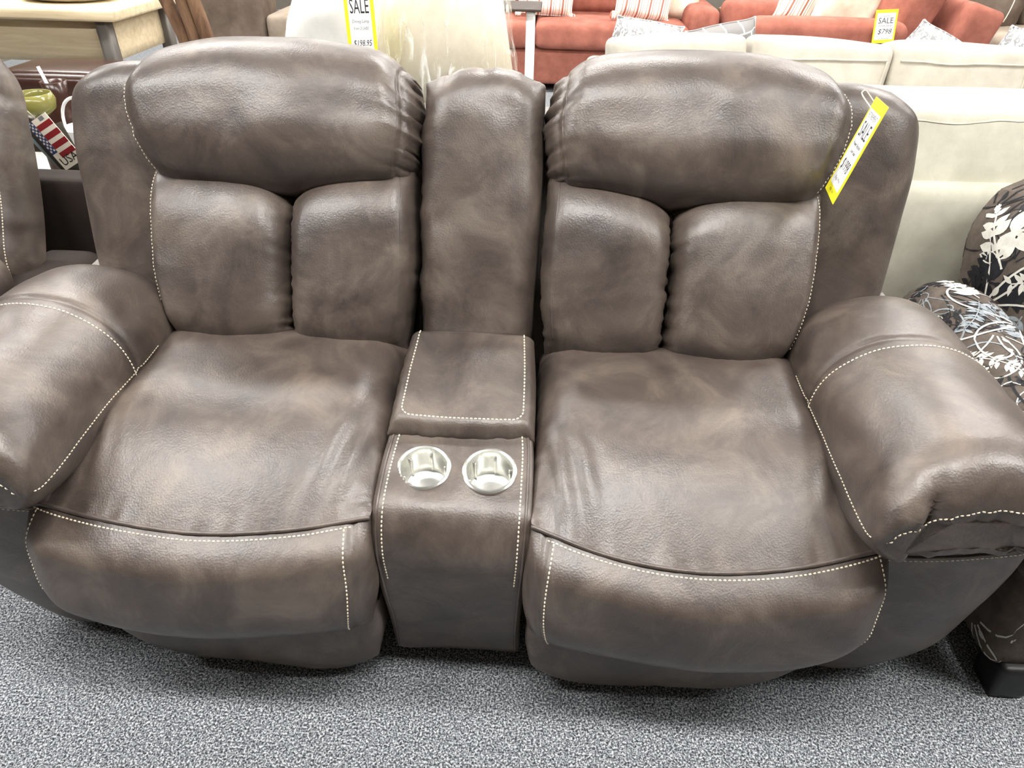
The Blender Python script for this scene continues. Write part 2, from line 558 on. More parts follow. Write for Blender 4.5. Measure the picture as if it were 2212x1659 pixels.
def build_half(root, mir, sd, sm=0.0, rm=0.0):
    """one recliner seat of the set with its arm; built for the viewer's right, mirrored for the left"""
    mx = (lambda P: np.asarray(P, float) * [-1, 1, 1]) if mir else (lambda P: np.asarray(P, float))
    # --- seat cushion
    front = [(0.138, 0.008, 0.432), (0.27, -0.03 + sm / 2, 0.412 + sm * .7), (0.42, -0.046 + sm / 2, 0.404 + sm), (0.57, -0.034 + sm / 2, 0.412 + sm * .7), (0.735, 0.004, 0.432)]
    def ex(u, v, P):
        f = 0.0035 * bump2(u, v, 0.10, 0.22, 0.10, 0.14) * np.sin(70 * u + 16 * v + 3 * noise1(v * 7, sd))
        f += 0.0035 * bump2(u, v, 0.93, 0.25, 0.07, 0.14) * np.sin(80 * u - 22 * v + 3 * noise1(v * 6, sd + 1))
        f += gather(u, v, 0.003, 0.05, 34, sd + 2)
        f += gather(v, u, 0.003, 0.04, 26, sd + 3) + gather(v, 1 - u, 0.003, 0.04, 26, sd + 4)
        return f
    seat, S = pillow('seat_cushion', front, [(0.138, 0.50, 0.455), (0.40, 0.50, 0.46), (0.70, 0.50, 0.455)],
                     [front[0], (0.138, 0.25, 0.46), (0.138, 0.50, 0.455)], [front[-1], (0.69, 0.25, 0.455), (0.70, 0.50, 0.455)],
                     0.078, (0.15, 0.15, -0.55, 0.18), 0.10, LEATHER, root, 110, 100, ex, mir, seed=sd, lump=0.4)
    cord_u = np.linspace(0.0, 1.0, 90)
    c = crom(front, cord_u) + [0, -0.004, 0.000]
    mesh_obj('piping', *tube(mx(c), 0.0040), LEATHER, seat)
    # --- front roll that hangs below the seam
    rb = [(0.145, -0.035, 0.195 + rm * .3), (0.28, -0.05, 0.158 + rm), (0.42, -0.056, 0.148 + rm), (0.56, -0.05, 0.160 + rm), (0.665, -0.035, 0.21 + rm)]
    def exr(u, v, P):
        return gather(u, 1 - v, 0.002, 0.04, 40, sd + 6) - 0.004 * np.exp(-((u - 0.05) / 0.010) ** 2) * (v > 0.0)
    roll, SR = pillow('front_roll', rb, front, [rb[0], (0.128, -0.03, 0.30), front[0]],
                      [rb[-1], (0.722, -0.03, 0.27), (0.735, -0.02, 0.36), front[-1]],
                      0.056, (0.10, 0.12, 0.45, -0.24), 0.10, LEATHER, root, 100, 70, exr, mir, seed=sd + 9)
    vv = np.linspace(0.05, 0.97, 120)
    uu = np.linspace(0.05, 0.985, 220)
    stitches('seam_stitching', *SR.at(uu, 0.966 + 0 * uu, 0.0008), THREAD, roll)
    stitches('edge_stitching', *SR.at(0.072 + 0 * vv, vv, 0.0008), THREAD, roll)
    stitches('edge_stitching', *SR.at(0.965 + 0 * vv, vv, 0.0008), THREAD, roll)
    # --- tucked footrest panel
    fb = [(0.15, -0.015, 0.070), (0.20, -0.018, 0.040), (0.40, -0.02, 0.032), (0.55, -0.018, 0.046), (0.63, -0.015, 0.085)]
    ft = [(0.14, 0.0, 0.22), (0.40, -0.01, 0.20), (0.70, 0.0, 0.24)]
    foot, SF = pillow('footrest_panel', fb, ft, [fb[0], (0.137, -0.01, 0.14), ft[0]], [fb[-1], (0.69, -0.01, 0.165), ft[-1]],
                      0.016, (0.05, 0.08, 0.3, 0.2), 0.16, LEATHER, root, 60, 30,
                      lambda u, v, P: -0.004 * np.exp(-((u - 0.52) / 0.006) ** 2), mir, seed=sd + 12)
    # --- lower back, two stuffed channels
    def exb(uo):
        def f(u, v, P):
            d = 1 - u if uo else u           # distance from the split
            g = gather(v, d, 0.006, 0.06, 30, sd + 20 + uo)
            g += gather(u, v, 0.005, 0.07, 20, sd + 23 + uo)
            g += gather(v, 1 - d, 0.003, 0.05, 30, sd + 25 + uo)
            return g
        return f
    bi, SI = pillow('lower_back_cushion', [(0.15, 0.455, 0.485), (0.27, 0.44, 0.49), (0.392, 0.455, 0.50)],
                    [(0.14, 0.62, 0.835), (0.24, 0.61, 0.825), (0.34, 0.60, 0.80), (0.397, 0.60, 0.762)],
                    [(0.15, 0.455, 0.485), (0.133, 0.52, 0.63), (0.14, 0.62, 0.835)], [(0.392, 0.455, 0.50), (0.396, 0.52, 0.62), (0.397, 0.60, 0.762)],
                    0.070, (0.14, 0.20, 0.22, 0.34), 0.06, LEATHER, root, 60, 76, exb(1), mir, seed=sd + 30)
    bo, SO = pillow('lower_back_cushion', [(0.398, 0.455, 0.50), (0.52, 0.435, 0.49), (0.645, 0.465, 0.485)],
                    [(0.403, 0.60, 0.762), (0.46, 0.60, 0.80), (0.58, 0.605, 0.812), (0.705, 0.63, 0.808)],
                    [(0.398, 0.455, 0.50), (0.402, 0.52, 0.62), (0.403, 0.60, 0.762)], [(0.645, 0.465, 0.485), (0.69, 0.53, 0.62), (0.70, 0.59, 0.72), (0.705, 0.63, 0.808)],
                    0.070, (0.20, 0.12, 0.22, 0.34), 0.06, LEATHER, root, 64, 76, exb(0), mir, seed=sd + 33)
    v2 = np.linspace(0.12, 0.97, 130)
    stitches('edge_stitching', *SO.at(0.945 + 0 * v2, v2, 0.0008), THREAD, bo)
    mesh_obj('seam', *tube(SI.at(0.09 + 0 * v2, v2, 0.0)[0], 0.0013, 6), LEATHER, bi)
    # --- headrest bolster
    def exh(u, v, P):
        g = gather(v, u, 0.010, 0.045, 22, sd + 40) + gather(v, 1 - u, 0.005, 0.04, 16, sd + 41)
        g += gather(u, v, 0.003, 0.06, 18, sd + 42)
        g -= 0.004 * np.exp(-((u - 0.045) / 0.008) ** 2)
        return g
    hb = [(0.150, 0.60, 0.795), (0.28, 0.595, 0.785), (0.42, 0.59, 0.772), (0.58, 0.60, 0.772), (0.680, 0.615, 0.783)]
    ht = [(0.145, 0.71, 0.985), (0.20, 0.74, 1.022), (0.30, 0.755, 1.040), (0.45, 0.76, 1.046), (0.60, 0.755, 1.036), (0.68, 0.74, 1.015), (0.728, 0.715, 0.985)]
    hd, SH = pillow('headrest', hb, ht, [hb[0], (0.124, 0.65, 0.88), ht[0]], [hb[-1], (0.728, 0.655, 0.86), (0.745, 0.69, 0.93), ht[-1]],
                    0.112, (0.13, 0.12, 0.42, 0.42), 0.05, LEATHER, root, 100, 80, exh, mir, seed=sd + 45)
    v3 = np.linspace(0.10, 0.90, 110)
    stitches('edge_stitching', *SH.at(0.968 + 0 * v3, v3, 0.0008), THREAD, hd)
    mesh_obj('seam', *tube(SH.at(0.062 + 0 * v3, v3, 0.0)[0], 0.0013, 6), LEATHER, hd)
    # --- side wing of the back
    wb = [(0.60, 0.56, 0.40), (0.75, 0.55, 0.40), (0.868, 0.57, 0.40)]
    wt = [(0.64, 0.765, 0.985), (0.76, 0.76, 0.998), (0.84, 0.755, 0.985)]
    pillow('back_wing', wb, wt, [wb[0], (0.62, 0.66, 0.70), wt[0]],
           [wb[-1], (0.882, 0.60, 0.56), (0.90, 0.66, 0.74), (0.910, 0.705, 0.86), (0.898, 0.735, 0.94), wt[-1]],
           0.05, (0.2, 0.40, 0.1, 0.14), 0.12, LEATHER, root, 50, 60, None, mir, seed=sd + 50)
    # --- arm: plump pad over a flat body
    def ring(y, sx=1.0, sz=1.0, dz=0.0, dx=0.0, c=(0.81, 0.56)):
        base = [(0.672, 0.455), (0.653, 0.510), (0.668, 0.588), (0.725, 0.645), (0.80, 0.668), (0.875, 0.660), (0.940, 0.622), (0.975, 0.560), (0.970, 0.505), (0.90, 0.485), (0.78, 0.465)]
        return [((x - c[0]) * sx + c[0] + dx, y, (z - c[1]) * sz + c[1] + dz) for x, z in base]
    def dar(t, G):
        y = G[..., 1]; z = G[..., 2]
        g = noise3(G, 7, sd + 60) * 0.006 + noise3(G, 16, sd + 61) * 0.0025
        g = g - 0.005 * np.exp(-((y - 0.275 - 0.02 * np.sin(6 * (z - 0.5))) / 0.006) ** 2)          # cross seam
        fr = np.exp(-np.clip(y + 0.085, 0, 1) / 0.045)
        g = g + fr * 0.011 * (noise1(G[..., 0] * 30, sd + 62) + 0.5 * noise1(G[..., 0] * 70, sd + 63))
        for xn, an in ((0.722, 0.014), (0.865, 0.010)):
            g = g - an * np.exp(-((np.abs(G[..., 0]) - xn) / 0.009) ** 2) * np.exp(-np.clip(y + 0.07, 0, 1) / 0.03)
        return g
    rings = [ring(0.53, .80, .62, -0.05), ring(0.515, .92, .80, -0.03), ring(0.47, .99, .95, -0.008), ring(0.40, 1, 1.0, 0.002), ring(0.275, 1, 1, 0.0), ring(0.12, 1.01, 1.0, 0.0), ring(0.05, 1.02, 1.0, 0.0), ring(0.0, 1.02, 0.95, 0.003),
             ring(-0.035, 1.01, 0.84, 0.003), ring(-0.060, 0.985, 0.68, -0.002), ring(-0.074, 0.95, 0.48, -0.010), ring(-0.076, 0.86, 0.28, -0.016)]
    arm = loft('arm_pad', rings, LEATHER, root, 72, 130, True, dar, mir)
    bv = bvh_of(arm)
    def on_arm(pts, name, n=140, lift=0.0008):
        P, N = snap(crom([tuple(mx([p])[0]) for p in pts], np.linspace(0, 1, n)), bv, lift)
        stitches(name, P, N, THREAD, arm)
    on_arm([(0.64, 0.262, 0.51), (0.66, 0.262, 0.59), (0.72, 0.262, 0.66), (0.80, 0.262, 0.68), (0.88, 0.262, 0.67), (0.95, 0.262, 0.62)], 'cross_stitching')
    on_arm([(0.676, -0.068, 0.535), (0.70, -0.074, 0.556), (0.75, -0.078, 0.582), (0.82, -0.080, 0.596), (0.90, -0.078, 0.594), (0.955, -0.065, 0.565)], 'front_stitching')
    on_arm([(0.65, 0.36, 0.530), (0.645, 0.20, 0.525), (0.645, 0.08, 0.520), (0.645, -0.02, 0.515), (0.655, -0.05, 0.518), (0.676, -0.070, 0.530)], 'edge_stitching')
    # arm body
    ab = [(0.70, 0.06, 0.028), (0.80, 0.055, 0.026), (0.875, 0.07, 0.055)]
    at_ = [(0.70, 0.0, 0.47), (0.83, -0.018, 0.505), (0.955, 0.0, 0.515)]
    body, SB = pillow('arm_body', ab, at_, [ab[0], (0.70, 0.02, 0.25), at_[0]], [ab[-1], (0.925, 0.045, 0.16), (0.95, 0.02, 0.30), at_[-1]],
                      0.014, (0.1, 0.1, 0.1, 0.12), 0.62, LEATHER, root, 40, 40, None, mir, seed=sd + 70)
    u4 = np.linspace(0.06, 0.97, 120)
    stitches('panel_stitching', *SB.at(u4, 0.865 + 0 * u4, 0.0008), THREAD, body)
    mesh_obj('piping', *tube(SB.at(u4, 0.885 + 0 * u4, 0.001)[0], 0.003, 6), LEATHER, body)
    return dict(seat=S, roll=SR, head=SH, arm=arm)

love = thing('reclining_loveseat', 'brown leather double recliner loveseat with central cup holder console', 'loveseat')
RH = build_half(love, False, 1, 0.0, 0.032)
LH = build_half(love, True, 101, 0.016, 0.038)

# frame behind and below the upholstery
def slab_yz(name, prof, xa, xb, mat, parent, r=0.02):
    P = np.asarray(prof, float); k = len(P)
    V = [(xa, y, z) for y, z in P] + [(xb, y, z) for y, z in P]
    F = [tuple(range(k)), tuple(range(2 * k - 1, k - 1, -1))] + [(i, k + i, k + (i + 1) % k, (i + 1) % k) for i in range(k)]
    o = mesh_obj(name, V, F, mat, parent, smooth=False)
    fix_normals(o)
    md = o.modifiers.new('bevel', 'BEVEL'); md.width = r; md.segments = 3
    return o
slab_yz('back_frame', [(0.58, 0.05), (0.90, 0.05), (0.93, 0.80), (0.87, 0.915), (0.76, 0.90), (0.60, 0.60)], -0.845, 0.845, LEATHER, love, 0.04)
slab_yz('seat_deck', [(0.08, 0.09), (0.60, 0.09), (0.60, 0.38), (0.08, 0.36)], -0.72, 0.72, BLACK, love, 0.01)
for sx in (-1, 1):
    for yy in (0.16, 0.80):
        mesh_obj('foot', *bbox((0.06, 0.06, 0.06), (sx * 0.78, yy, 0.03), 0.006), BLACK, love)

# console between the seats
prof = [(0.035, 0.035), (0.005, 0.18), (-0.012, 0.30), (-0.010, 0.375), (0.022, 0.430), (0.075, 0.452), (0.15, 0.470), (0.26, 0.50), (0.40, 0.52)]
cw = lambda y, z: 0.126 + 0.012 * min(1, max(0, (z - 0.2) / 0.2)) - 0.016 * min(1, max(0, (y - 0.14) / 0.1))
con, SC = pillow('console_body', [(-0.126, *prof[0]), (0.126, *prof[0])], [(-0.122, *prof[-1]), (0.122, *prof[-1])],
                 [(-cw(y, z), y, z) for y, z in prof], [(cw(y, z), y, z) for y, z in prof], 0.010, (0.10, 0.10, 0.03, 0.03), 0.04, LEATHER, love, 120, 220, None, False, seed=80)
# bore the two cup holes
import bmesh
cups = [(-0.0585, 0.100), (0.0595, 0.100)]
CUPZ, CUPN = 0.4655, np.array([0, -0.24, 0.97]); CUPN /= np.linalg.norm(CUPN)
bm = bmesh.new(); bm.from_mesh(con.data)
dead = [v for v in bm.verts if any((v.co.x - cx) ** 2 + (v.co.y - cy) ** 2 < 0.041 ** 2 and v.co.z > 0.43 for cx, cy in cups)]
bmesh.ops.delete(bm, geom=dead, context='VERTS')
bmesh.ops.delete(bm, geom=[f for f in bm.faces if len(f.verts) > 20], context='FACES'); bm.to_mesh(con.data); bm.free()
vs5 = np.linspace(0.34, 0.80, 150)
for uc in (0.075, 0.925):
    stitches('edge_stitching', *SC.at(uc + 0 * vs5, vs5, 0.0008), THREAD, con)
    v6 = np.linspace(0.02, 0.80, 80)
    mesh_obj('piping', *tube(SC.at((0.035 if uc < .5 else 0.965) + 0 * v6, v6, 0.0)[0], 0.0028, 6), LEATHER, con)
mesh_obj('console_core', *box((0.235, 0.30, 0.33), (0, 0.24, 0.215)), BLACK, love, smooth=False)
# steel cup holders
ax_z = CUPN; ax_x = np.array([1.0, 0, 0]); ax_y = np.cross(ax_z, ax_x)
Rc = np.stack([ax_x, ax_y, ax_z], 1)
for k, (cx, cy) in enumerate(cups):
    rp = [(0.0385, -0.070), (0.0395, -0.02), (0.0405, -0.004), (0.0420, 0.0030), (0.0455, 0.0048), (0.0485, 0.0030), (0.0490, -0.002), (0.0470, -0.003), (0.043, -0.010), (0.042, -0.072)]
    v, f = lathe(rp, 48, cap=False)
    cz = SC.at(0.5 + cx / 0.256, 0.0)[0]
    cup = mesh_obj('cup_holder', v @ Rc.T + [cx, cy, CUPZ], f, STEEL, love, auto=35)
    cup['label'] = 'polished steel cup holder'
    v, f = lathe([(0.0, -0.066), (0.020, -0.066), (0.036, -0.0645), (0.0415, -0.060), (0.0415, -0.070), (0.0, -0.071)], 48, cap=False)
    mesh_obj('cup_floor', v @ Rc.T + [cx, cy, CUPZ], f, STEEL, cup, auto=35)
    for q in range(6):                       # pressed ribs inside the cup
        a = q * math.pi / 3 + 0.35
        p = [(math.cos(a) * 0.0372, math.sin(a) * 0.0372, z) for z in np.linspace(-0.064, -0.012, 6)]
        v, f = tube(p, 0.0022, 6)
        mesh_obj('rib', v @ Rc.T + [cx, cy, CUPZ], f, STEEL, cup)
# console lid
zl = lambda y: 0.483 + (y - 0.19) * 0.315
la = lambda x, y: (x, y, zl(y))
lid, SL = pillow('console_lid', [la(-0.137, 0.172), la(0, 0.166), la(0.137, 0.172)], [la(-0.126, 0.405), la(0, 0.41), la(0.126, 0.405)],
                 [la(-0.137, 0.172), la(-0.134, 0.30), la(-0.126, 0.405)], [la(0.137, 0.172), la(0.134, 0.30), la(0.126, 0.405)],
                 0.034, (0.09, 0.09, 0.13, 0.08), 0.022, LEATHER, love, 90, 80,
                 lambda u, v, P: gather(u, v, 0.004, 0.06, 14, 91) + gather(v, u, 0.002, 0.04, 14, 92), False, seed=90)
def rounded_u(n=60):
    a, b, c = 0.085, 0.915, 0.10
    L1 = [(a, t) for t in np.linspace(0.97, 0.19, n)]
    q1 = [(a + 0.07 * (1 - math.cos(t)), 0.19 - 0.08 * math.sin(t)) for t in np.linspace(0, math.pi / 2, 14)]
    L2 = [(t, 0.11) for t in np.linspace(a + 0.07, b - 0.07, n)]
    q2 = [(b - 0.07 * (1 - math.sin(t)), 0.19 - 0.08 * math.cos(t)) for t in np.linspace(0, math.pi / 2, 14)]
    L3 = [(b, t) for t in np.linspace(0.19, 0.97, n)]
    return np.array(L1 + q1 + L2 + q2 + L3)
uvp = rounded_u()
stitches('lid_stitching', *SL.at(uvp[:, 0], uvp[:, 1], 0.0008), THREAD, lid)
# console back cushion
cb_, SCB = pillow('console_back', [(-0.118, 0.475, 0.50), (0, 0.465, 0.50), (0.118, 0.475, 0.50)],
                  [(-0.122, 0.70, 0.985), (-0.05, 0.715, 1.006), (0.06, 0.715, 1.006), (0.122, 0.70, 0.985)],
                  [(-0.118, 0.475, 0.50), (-0.127, 0.59, 0.76), (-0.122, 0.70, 0.985)], [(0.118, 0.475, 0.50), (0.127, 0.59, 0.76), (0.122, 0.70, 0.985)],
                  0.058, (0.26, 0.26, 0.06, 0.12), 0.08, LEATHER, love, 60, 90,
                  lambda u, v, P: gather(u, 1 - v, 0.006, 0.05, 12, 96) + gather(v, u, 0.005, 0.08, 16, 97) + 0.002 * noise3(P, 14, 98), False, seed=95)

# ================================================================== lettering
def text_vf(txt, size, width=None, shear=0.0, bold=0.0):
    """flat lettering outline as mesh, centred, in the xy plane"""
    cu = bpy.data.curves.new('lettering', 'FONT')
    cu.body = txt; cu.size = size; cu.align_x = 'CENTER'; cu.align_y = 'CENTER'
    cu.shear = shear; cu.offset = bold; cu.extrude = 0.0; cu.resolution_u = 2
    ob = bpy.data.objects.new('lettering', cu)
    COL.objects.link(ob)
    bpy.context.view_layer.update()
    me = bpy.data.meshes.new_from_object(ob.evaluated_get(bpy.context.evaluated_depsgraph_get()))
    V = np.array([v.co[:] for v in me.vertices]); F = [tuple(p.vertices) for p in me.polygons]
    bpy.data.objects.remove(ob); bpy.data.curves.remove(cu); bpy.data.meshes.remove(me)
    if width and len(V):
        V[:, 0] *= width / max(1e-6, V[:, 0].max() - V[:, 0].min())
    return V, F

def card(root, frame, w, h, lines, sub=True, border=0.011):
    """sale card: yellow card, white field, black lettering. frame = (centre, right, up)"""
    c, rt, up = [np.asarray(a, float) for a in frame]
    rt = rt / np.linalg.norm(rt); up = up - rt * (up @ rt); up /= np.linalg.norm(up)
    n = np.cross(rt, up)
    Rm = np.stack([rt, up, n], 1)
    put = lambda vf, dz=0.0, dx=0.0, dy=0.0: place((np.asarray(vf[0]) + [dx, dy, dz], vf[1]), Rm, c)
    o = mesh_obj('card', *put(box((w, h, 0.0012))), YELLOW, root, smooth=False)
    mesh_obj('white_field', *put(box((w - 2 * border, h - 3.4 * border, 0.0004)), 0.0008), WHITE_CARD, o, smooth=False)
    for txt, sz, wd, dy, mat, sh in lines:
        v, f = text_vf(txt, sz, wd, sh)
        mesh_obj('lettering', *put((v, f), 0.0014, 0, dy), mat, o, smooth=False)
    return o, Rm, c

# the tag on the loveseat
tg = thing('sale_tag', 'yellow bordered sale tag hanging edge-on from the right headrest of the brown loveseat', 'tag', (0.74, 0.62, 0.93))
TL, TR, BR, BL = [np.array(p) for p in ((0.7396, 0.63, 1.0105), (0.7165, 0.52, 1.0043), (0.6607, 0.43, 0.8765), (0.6806, 0.54, 0.8558))]
TL, TR, BR, BL = [p + [-0.006, -0.036, 0.0] for p in (TL, TR, BR, BL)]
cc = (TL + TR + BR + BL) / 4
rt = ((TR - TL) + (BR - BL)) / 2; upv = ((TL - BL) + (TR - BR)) / 2
o_, Rm_, c_ = card(tg, (cc - np.array([0.74, 0.62, 0.93]), rt, upv), np.linalg.norm(rt), np.linalg.norm(upv), [
    ('RETIREMENT', 0.014, 0.076, 0.060, GREY_INK, 0), ('SALE', 0.040, 0.070, 0.034, INK, 0), ('Power Recline', 0.010, 0.066, 0.009, INK, 0.2),
    ('Love Seat', 0.009, 0.044, -0.004, INK, 0.2), ('$1998', 0.030, 0.066, -0.030, INK, 0.25), ('Reg. Price', 0.009, 0.05, -0.056, INK, 0.2), ('NO TAX', 0.008, 0.04, -0.078, INK, 0)])
lp = np.array([TL + (TR - TL) * 0.5 + (BL - TL) * 0.05 - [0.74, 0.62, 0.93], [0.0, 0.03, 0.075], [0.02, 0.06, 0.07], [0.03, 0.03, 0.055]])
mesh_obj('string', *tube(crom(lp, np.linspace(0, 1, 20)), 0.0012, 6), THREAD, tg)

# ================================================================== left neighbour: second brown recliner
nb = thing('recliner', 'brown leather recliner with cream stitched back cut off by the left edge', 'recliner', (-1.60, 0.9, 0))
def off(pts, d=(1.6, -0.9, 0)):
    return [tuple(np.array(p) + d) for p in pts]
bk, SN = pillow('backrest', off([(-2.0, 0.78, 0.40), (-1.60, 0.74, 0.40), (-1.20, 0.78, 0.42)]), off([(-2.0, 1.05, 1.0), (-1.6, 1.04, 1.02), (-1.28, 1.02, 0.95)]),
                off([(-2.0, 0.78, 0.40), (-2.02, 0.92, 0.7), (-2.0, 1.05, 1.0)]), off([(-1.20, 0.78, 0.42), (-1.205, 0.88, 0.60), (-1.215, 0.95, 0.78), (-1.238, 1.0, 0.90), (-1.28, 1.02, 0.95)]),
                0.085, (0.16, 0.10, 0.2, 0.16), 0.03, LEATHER, nb, 60, 60, lambda u, v, P: gather(v, 1 - u, 0.006, 0.05, 14, 203) - 0.006 * np.exp(-((v - 0.80 + 0.1 * (u - 0.9)) / 0.02) ** 2), False, seed=200)
v7 = np.linspace(0.03, 0.99, 150)
stitches('edge_stitching', *SN.at(0.952 + 0 * v7, v7, 0.001), THREAD, bk)
SHADED_LEATHER = fabric('shaded_leather', srgb(40, 33, 30), srgb(50, 42, 38), 8, 0.9, 0.1, 400)  # recliner leather with the shade of the narrow gap put into its colour
mesh_obj('side_panel', *place(rbox((0.34, 0.10, 0.62), 0.02), None, (0.39, 0.14, 0.33)), SHADED_LEATHER, nb)
mesh_obj('arm_body', *place(rbox((0.18, 0.50, 0.44), 0.05), None, (0.42, -0.20, 0.25)), SHADED_LEATHER, nb)
v, f = rbox((0.22, 0.36, 0.13), 0.06, (0.01, 0.01, 0.02), 18)
v[:, 2] += 0.006 * np.sin(v[:, 1] * 120) * np.exp(-((v[:, 0] - 0.05) / 0.07) ** 2)
pad = mesh_obj('arm_pad', *place((v, f), None, (0.30, -0.35, 0.49)), LEATHER, nb)
pp, pn = snap(crom([(0.36, -0.49, 0.56), (0.37, -0.35, 0.57), (0.36, -0.19, 0.555)], np.linspace(0, 1, 60)), bvh_of(pad))
stitches('pad_stitching', pp, pn, THREAD, pad)
mesh_obj('base', *place(rbox((0.86, 0.85, 0.36), 0.05), None, (-0.08, -0.05, 0.22)), LEATHER, nb)
mesh_obj('seat_cushion', *place(rbox((0.60, 0.62, 0.16), 0.06, (0, 0, 0.02)), None, (-0.10, -0.35, 0.45)), LEATHER, nb)
for sx in (-1, 1):
    for sy in (-1, 1):
        mesh_obj('foot', *bbox((0.06, 0.06, 0.05), (-0.08 + sx * 0.36, -0.05 + sy * 0.34, 0.025)), BLACK, nb)

# ================================================================== floral armchair on the right
def floral_cloth():
    return fabric('taupe_brocade', srgb(70, 62, 56), srgb(94, 84, 76), 30, 0.8, 0.35, 420, spec=0.3)
BROCADE = floral_cloth()
EMB = {'white': fabric('white_embroidery', srgb(190, 188, 180), srgb(212, 210, 202), 60, 0.75, 0.4, 900),
       'black': fabric('black_embroidery', srgb(16, 16, 20), srgb(30, 30, 36), 60, 0.6, 0.4, 900),
       'slate': fabric('slate_embroidery', srgb(118, 126, 132), srgb(150, 156, 160), 60, 0.7, 0.4, 900)}
fc = thing('floral_armchair', 'taupe armchair embroidered with white and black leaves beside the brown loveseat', 'armchair', (1.52, 0.45, 0))
fo = lambda pts: off(pts, (-1.50, -0.45, 0))
fback, SFB = pillow('backrest', fo([(1.20, 0.74, 0.40), (1.5, 0.70, 0.40), (1.84, 0.74, 0.40)]), fo([(1.25, 0.86, 0.745), (1.37, 0.90, 0.80), (1.5, 0.91, 0.815), (1.64, 0.90, 0.80), (1.78, 0.86, 0.745)]),
                    fo([(1.20, 0.74, 0.40), (1.178, 0.79, 0.56), (1.195, 0.84, 0.68), (1.25, 0.86, 0.745)]), fo([(1.84, 0.74, 0.40), (1.865, 0.79, 0.56), (1.845, 0.84, 0.68), (1.78, 0.86, 0.745)]),
                    0.09, (0.22, 0.22, 0.1, 0.22), 0.08, BROCADE, fc, 50, 46, None, False, seed=210)
def frings(xc, flip):
    base = [(-0.085, 0.30), (-0.105, 0.43), (-0.098, 0.50), (-0.055, 0.545), (0.0, 0.557), (0.055, 0.545), (0.092, 0.50), (0.09, 0.44), (0.075, 0.30)]
    def rg(y, s, dz=0):
        return fo([(xc + x * s, y, (z - 0.44) * s + 0.44 + dz) for x, z in base])
    return [rg(0.81, 0.62, -0.02), rg(0.795, 0.86), rg(0.75, 1.0), rg(0.55, 1.0), rg(0.30, 1.0), rg(0.12, 1.0), rg(0.05, 0.96), rg(0.02, 0.84), rg(0.01, 0.6)]
farms = [loft('arm_pad', frings(xc, 0), BROCADE, fc, 40, 40) for xc in (1.105, 1.905)]
for xc in (1.10, 1.90):
    mesh_obj('arm_panel', *place(rbox((0.165, 0.78, 0.30), 0.03), None, (xc - 1.5, 0.42 - 0.45, 0.23)), BROCADE, fc)
mesh_obj('seat_cushion', *place(rbox((0.62, 0.62, 0.16), 0.06, (0, 0, 0.025)), None, (0, 0.36 - 0.45, 0.40)), BROCADE, fc)
mesh_obj('seat_rail', *place(rbox((0.66, 0.74, 0.20), 0.02), None, (0, 0.42 - 0.45, 0.21)), BROCADE, fc)
for xx, yy in ((1.085, 0.055), (1.915, 0.055), (1.085, 0.80), (1.915, 0.80)):
    v, f = rbox((0.085, 0.085, 0.10), 0.008, n=5)
    v[:, :2] *= (0.82 + 0.18 * (v[:, 2:3] + 0.05) / 0.10)
    mesh_obj('leg', *place((v, f), None, (xx - 1.5, yy - 0.45, 0.05)), BLACK, fc)

def leaf2d(cx, cy, ang, L, W):
    t = np.linspace(0, 1, 7)
    wv = np.sin(np.pi * t ** 0.8) * W / 2
    a = np.concatenate([np.stack([t * L, wv], 1), np.stack([t[::-1][1:-1] * L, -wv[::-1][1:-1]], 1)])
    c, s = math.cos(ang), math.sin(ang)
    a = a @ np.array([[c, s], [-s, c]])
    mid = np.array([[0.5 * L * c, 0.5 * L * s]])
    V = np.concatenate([mid, a]) + [cx, cy]
    k = len(a)
    return V, [(0, 1 + i, 1 + (i + 1) % k) for i in range(k)]

def line2d(P, w):
    P = np.asarray(P, float)
    T = np.gradient(P, axis=0); T /= np.maximum(np.linalg.norm(T, axis=1, keepdims=True), 1e-9)
    Nn = np.stack([-T[:, 1], T[:, 0]], 1) * w / 2
    V = np.concatenate([P + Nn, P - Nn]); k = len(P)
    return V, [(i, i + 1, k + i + 1, k + i) for i in range(k - 1)]

def spiral2d(x, y, ang, size, turn, w):
    s = np.linspace(0, 1, 22)
    a = ang + turn * (s ** 1.6) * 4.6
    step = size * (1.15 - s) * 0.16
    P = np.stack([x + np.cumsum(np.cos(a) * step), y + np.cumsum(np.sin(a) * step)], 1)
    e = line2d(P, w)
    return [e, leaf2d(P[-1, 0] - 0.5 * w, P[-1, 1], a[-1], w * 2.4, w * 2.0)], P

